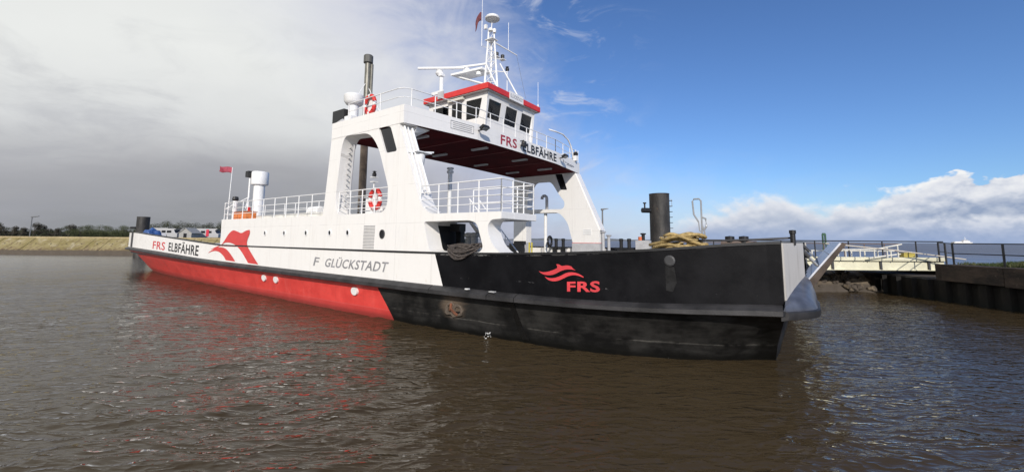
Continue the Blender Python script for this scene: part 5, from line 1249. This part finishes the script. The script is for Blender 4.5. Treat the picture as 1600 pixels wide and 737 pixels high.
M(white2).hexa([(-42, -7, 1), (40, -7, 1), (40, 7, 1), (-42, 7, 1)], [(-44, -8, 9), (46, -8, 9), (46, 8, 9), (-44, 8, 9)]).build('hull', fs_)
M(white2).box(2, 34, -7, 7, 9.01, 15).box(8, 26, -6, 6, 15.01, 20).use(win_m).box(9, 25, -6.3, -6.01, 16.5, 18.5).build('superstructure', fs_)
M(white2).tube([(18, 0, 20), (18, 0, 34)], .9, 6).box(12, 24, -.5, .5, 26, 26.8).build('mast', fs_)
M(white2).box(-36, -6, -6, 6, 9.01, 12).build('hatch', fs_)

# water: one sheet to the horizon, rippled close by
def f_water(t, co, b):
    b.inputs['IOR'].default_value = 1.333
    n = t.noise(co, .05, 4, .5)
    geo = t.node('ShaderNodeNewGeometry').outputs['Position']
    def mapped(rz, sc):
        m_ = t.node('ShaderNodeMapping'); m_.inputs['Rotation'].default_value = (0, 0, R(rz)); m_.inputs['Scale'].default_value = sc
        t.l.new(geo, m_.inputs['Vector']); return m_.outputs[0]
    def ridge(v, sc, det, p):
        n_ = t.noise(v, sc, det, .5, .25)
        return t.m('POWER', t.m('SUBTRACT', 1.0, t.m('ABSOLUTE', t.m('SUBTRACT', t.m('MULTIPLY', n_, 2.0), 1.0))), p)
    r1 = ridge(mapped(-16, (.55, 1.5, 1)), 2.0, 2, 4.0); r2 = ridge(mapped(-2, (.6, 1.5, 1)), 5.2, 2, 2.0); r3 = t.noise(mapped(-10, (.7, 1.4, 1)), 11.0, 3, .55, .3)
    r0 = ridge(mapped(-24, (.6, 1.5, 1)), .7, 2, 3.0)
    gst = t.mr(t.noise(geo, .11, 3, .5), .3, .7, .55, 1.25)
    hh = t.m('MULTIPLY', t.m('ADD', t.m('ADD', t.m('MULTIPLY', r1, .030), t.m('MULTIPLY', r0, .045)), t.m('ADD', t.m('MULTIPLY', r2, .0065), t.m('MULTIPLY', r3, .0032))), gst)
    gx, gy, gz_ = t.sep(geo)
    hh = t.m('MULTIPLY', hh, t.mr(t.m('SQRT', t.m('ADD', t.m('MULTIPLY', gx, gx), t.m('MULTIPLY', gy, gy))), 12, 70, 1.0, .40))
    bl = t.node('ShaderNodeBump'); bl.inputs['Strength'].default_value = 1.0; bl.inputs['Distance'].default_value = 1.0
    t.set(bl.inputs['Height'], hh)
    px, py_, pz = t.sep(geo)
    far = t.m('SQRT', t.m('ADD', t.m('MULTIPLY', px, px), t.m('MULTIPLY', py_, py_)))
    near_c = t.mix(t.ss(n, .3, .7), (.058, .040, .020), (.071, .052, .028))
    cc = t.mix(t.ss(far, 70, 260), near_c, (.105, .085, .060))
    df = t.node('ShaderNodeBsdfDiffuse'); t.set(df.inputs[0], cc); t.set(df.inputs['Normal'], t.comb(0.0, 0.0, 1.0))
    gl = t.node('ShaderNodeBsdfGlossy'); t.set(gl.inputs['Roughness'], t.mr(far, 20, 160, .04, .40)); t.l.new(bl.outputs[0], gl.inputs['Normal'])
    fr = t.node('ShaderNodeFresnel'); fr.inputs[0].default_value = 1.333; t.l.new(bl.outputs[0], fr.inputs['Normal'])
    mx = t.node('ShaderNodeMixShader'); t.set(mx.inputs[0], t.m('MULTIPLY', fr.outputs[0], t.mr(far, 70, 260, 1.0, .55))); t.l.new(df.outputs[0], mx.inputs[1]); t.l.new(gl.outputs[0], mx.inputs[2])
    t.l.new(mx.outputs[0], [q for q in t.n if q.type == 'OUTPUT_MATERIAL'][0].inputs[0])
    return None
water_m = mat('muddy_water', fn=f_water, rough=.045, spec=.5)
a_f = np.linspace(-60, 60, 880); a_s = np.linspace(60, 300, 90)[1:-1]
ang = np.radians(np.concatenate([a_f, a_s])); na = len(ang)
rad = [2.0]
while rad[-1] < 160: rad.append(rad[-1]*1.0088 if rad[-1] > 9 else rad[-1]+.06)
while rad[-1] < 42000: rad.append(rad[-1]*1.25)
rad = np.array(rad); nr = len(rad)
A, RR = np.meshgrid(ang, rad); X = RR*np.sin(A); Y = RR*np.cos(A); Zw = np.zeros_like(X)
wrng = np.random.default_rng(11)
wx = X+.16*np.sin(.9*Y+.4*X)+.05*np.sin(2.7*X-1.6*Y+1); wy = Y+.18*np.sin(.8*X-.5*Y+2)+.05*np.sin(2.9*Y+1.7*X)
for k in range(70):
    lam = .20*(3.2/.20)**(k/69.0)*wrng.uniform(.85, 1.15); th = R(wrng.normal(106, 26)); kk = 2*math.pi/lam
    amp = .0034*lam*wrng.uniform(.5, 1.3)*(.55 if lam > 1.3 else 1)
    fade = np.clip((lam*85-RR)/(lam*50), 0, 1)
    ph = kk*(wx*math.cos(th)+wy*math.sin(th))+wrng.uniform(0, 6.28)
    Zw += amp*fade*(np.exp(1.35*np.sin(ph))-1.51)/1.75
# gusts: patches of rougher and smoother water
gust = .72+.42*np.sin(.16*X+.07*Y+1)*np.sin(.11*Y-.05*X+.5)+.18*np.sin(.37*X-.2*Y)
Zw *= np.clip(gust, .3, 1.3)
idx = np.arange(nr*na).reshape(nr, na); nx_ = np.roll(idx, -1, axis=1)
F = np.stack([idx[:-1], nx_[:-1], nx_[1:], idx[1:]], -1).reshape(-1, 4)
V = np.c_[X.ravel(), Y.ravel(), Zw.ravel()]; cen = len(V); V = np.vstack([V, [[0, 0, 0]]])
me = bpy.data.meshes.new('water'); me.vertices.add(len(V)); me.vertices.foreach_set('co', V.ravel().astype(np.float32))
ntri = na; nl = len(F)*4+ntri*3
me.loops.add(nl); tri = np.stack([idx[0], np.full(na, cen), nx_[0]], -1)
me.loops.foreach_set('vertex_index', np.concatenate([F.ravel(), tri.ravel()]).astype(np.int32))
me.polygons.add(len(F)+ntri); me.polygons.foreach_set('loop_start', np.concatenate([np.arange(len(F))*4, len(F)*4+np.arange(ntri)*3]).astype(np.int32))
me.polygons.foreach_set('use_smooth', np.ones(len(F)+ntri, dtype=bool)); me.update(calc_edges=True); me.validate()
me.materials.append(water_m); wt = bpy.data.objects.new('water', me); COL.objects.link(wt); wt['kind'] = 'structure'
# make sure the water faces up
if me.polygons[5].normal.z < 0: me.flip_normals()
# riverbed just under the opaque water is not needed; small splash of cooling water at the bow
sp_ = ferry_thing('cooling_water_splash', (8.9, -8.86, .0), 'small white splash of overboard water beside the black bow', 'splash')
mb = M(mat('foam_white', (.7, .7, .68), .6))
for k in range(14): a = rnd.random()*6.28; q = rnd.random()*.14; c = Vector((q*math.cos(a), q*math.sin(a)-.04, .02+rnd.random()*.22)); r_ = .012+.02*rnd.random(); mb.lathe([(0, -r_), (r_, 0), (0, r_)], c, 6)
tag(mb.build('foam', sp_), kind='stuff')
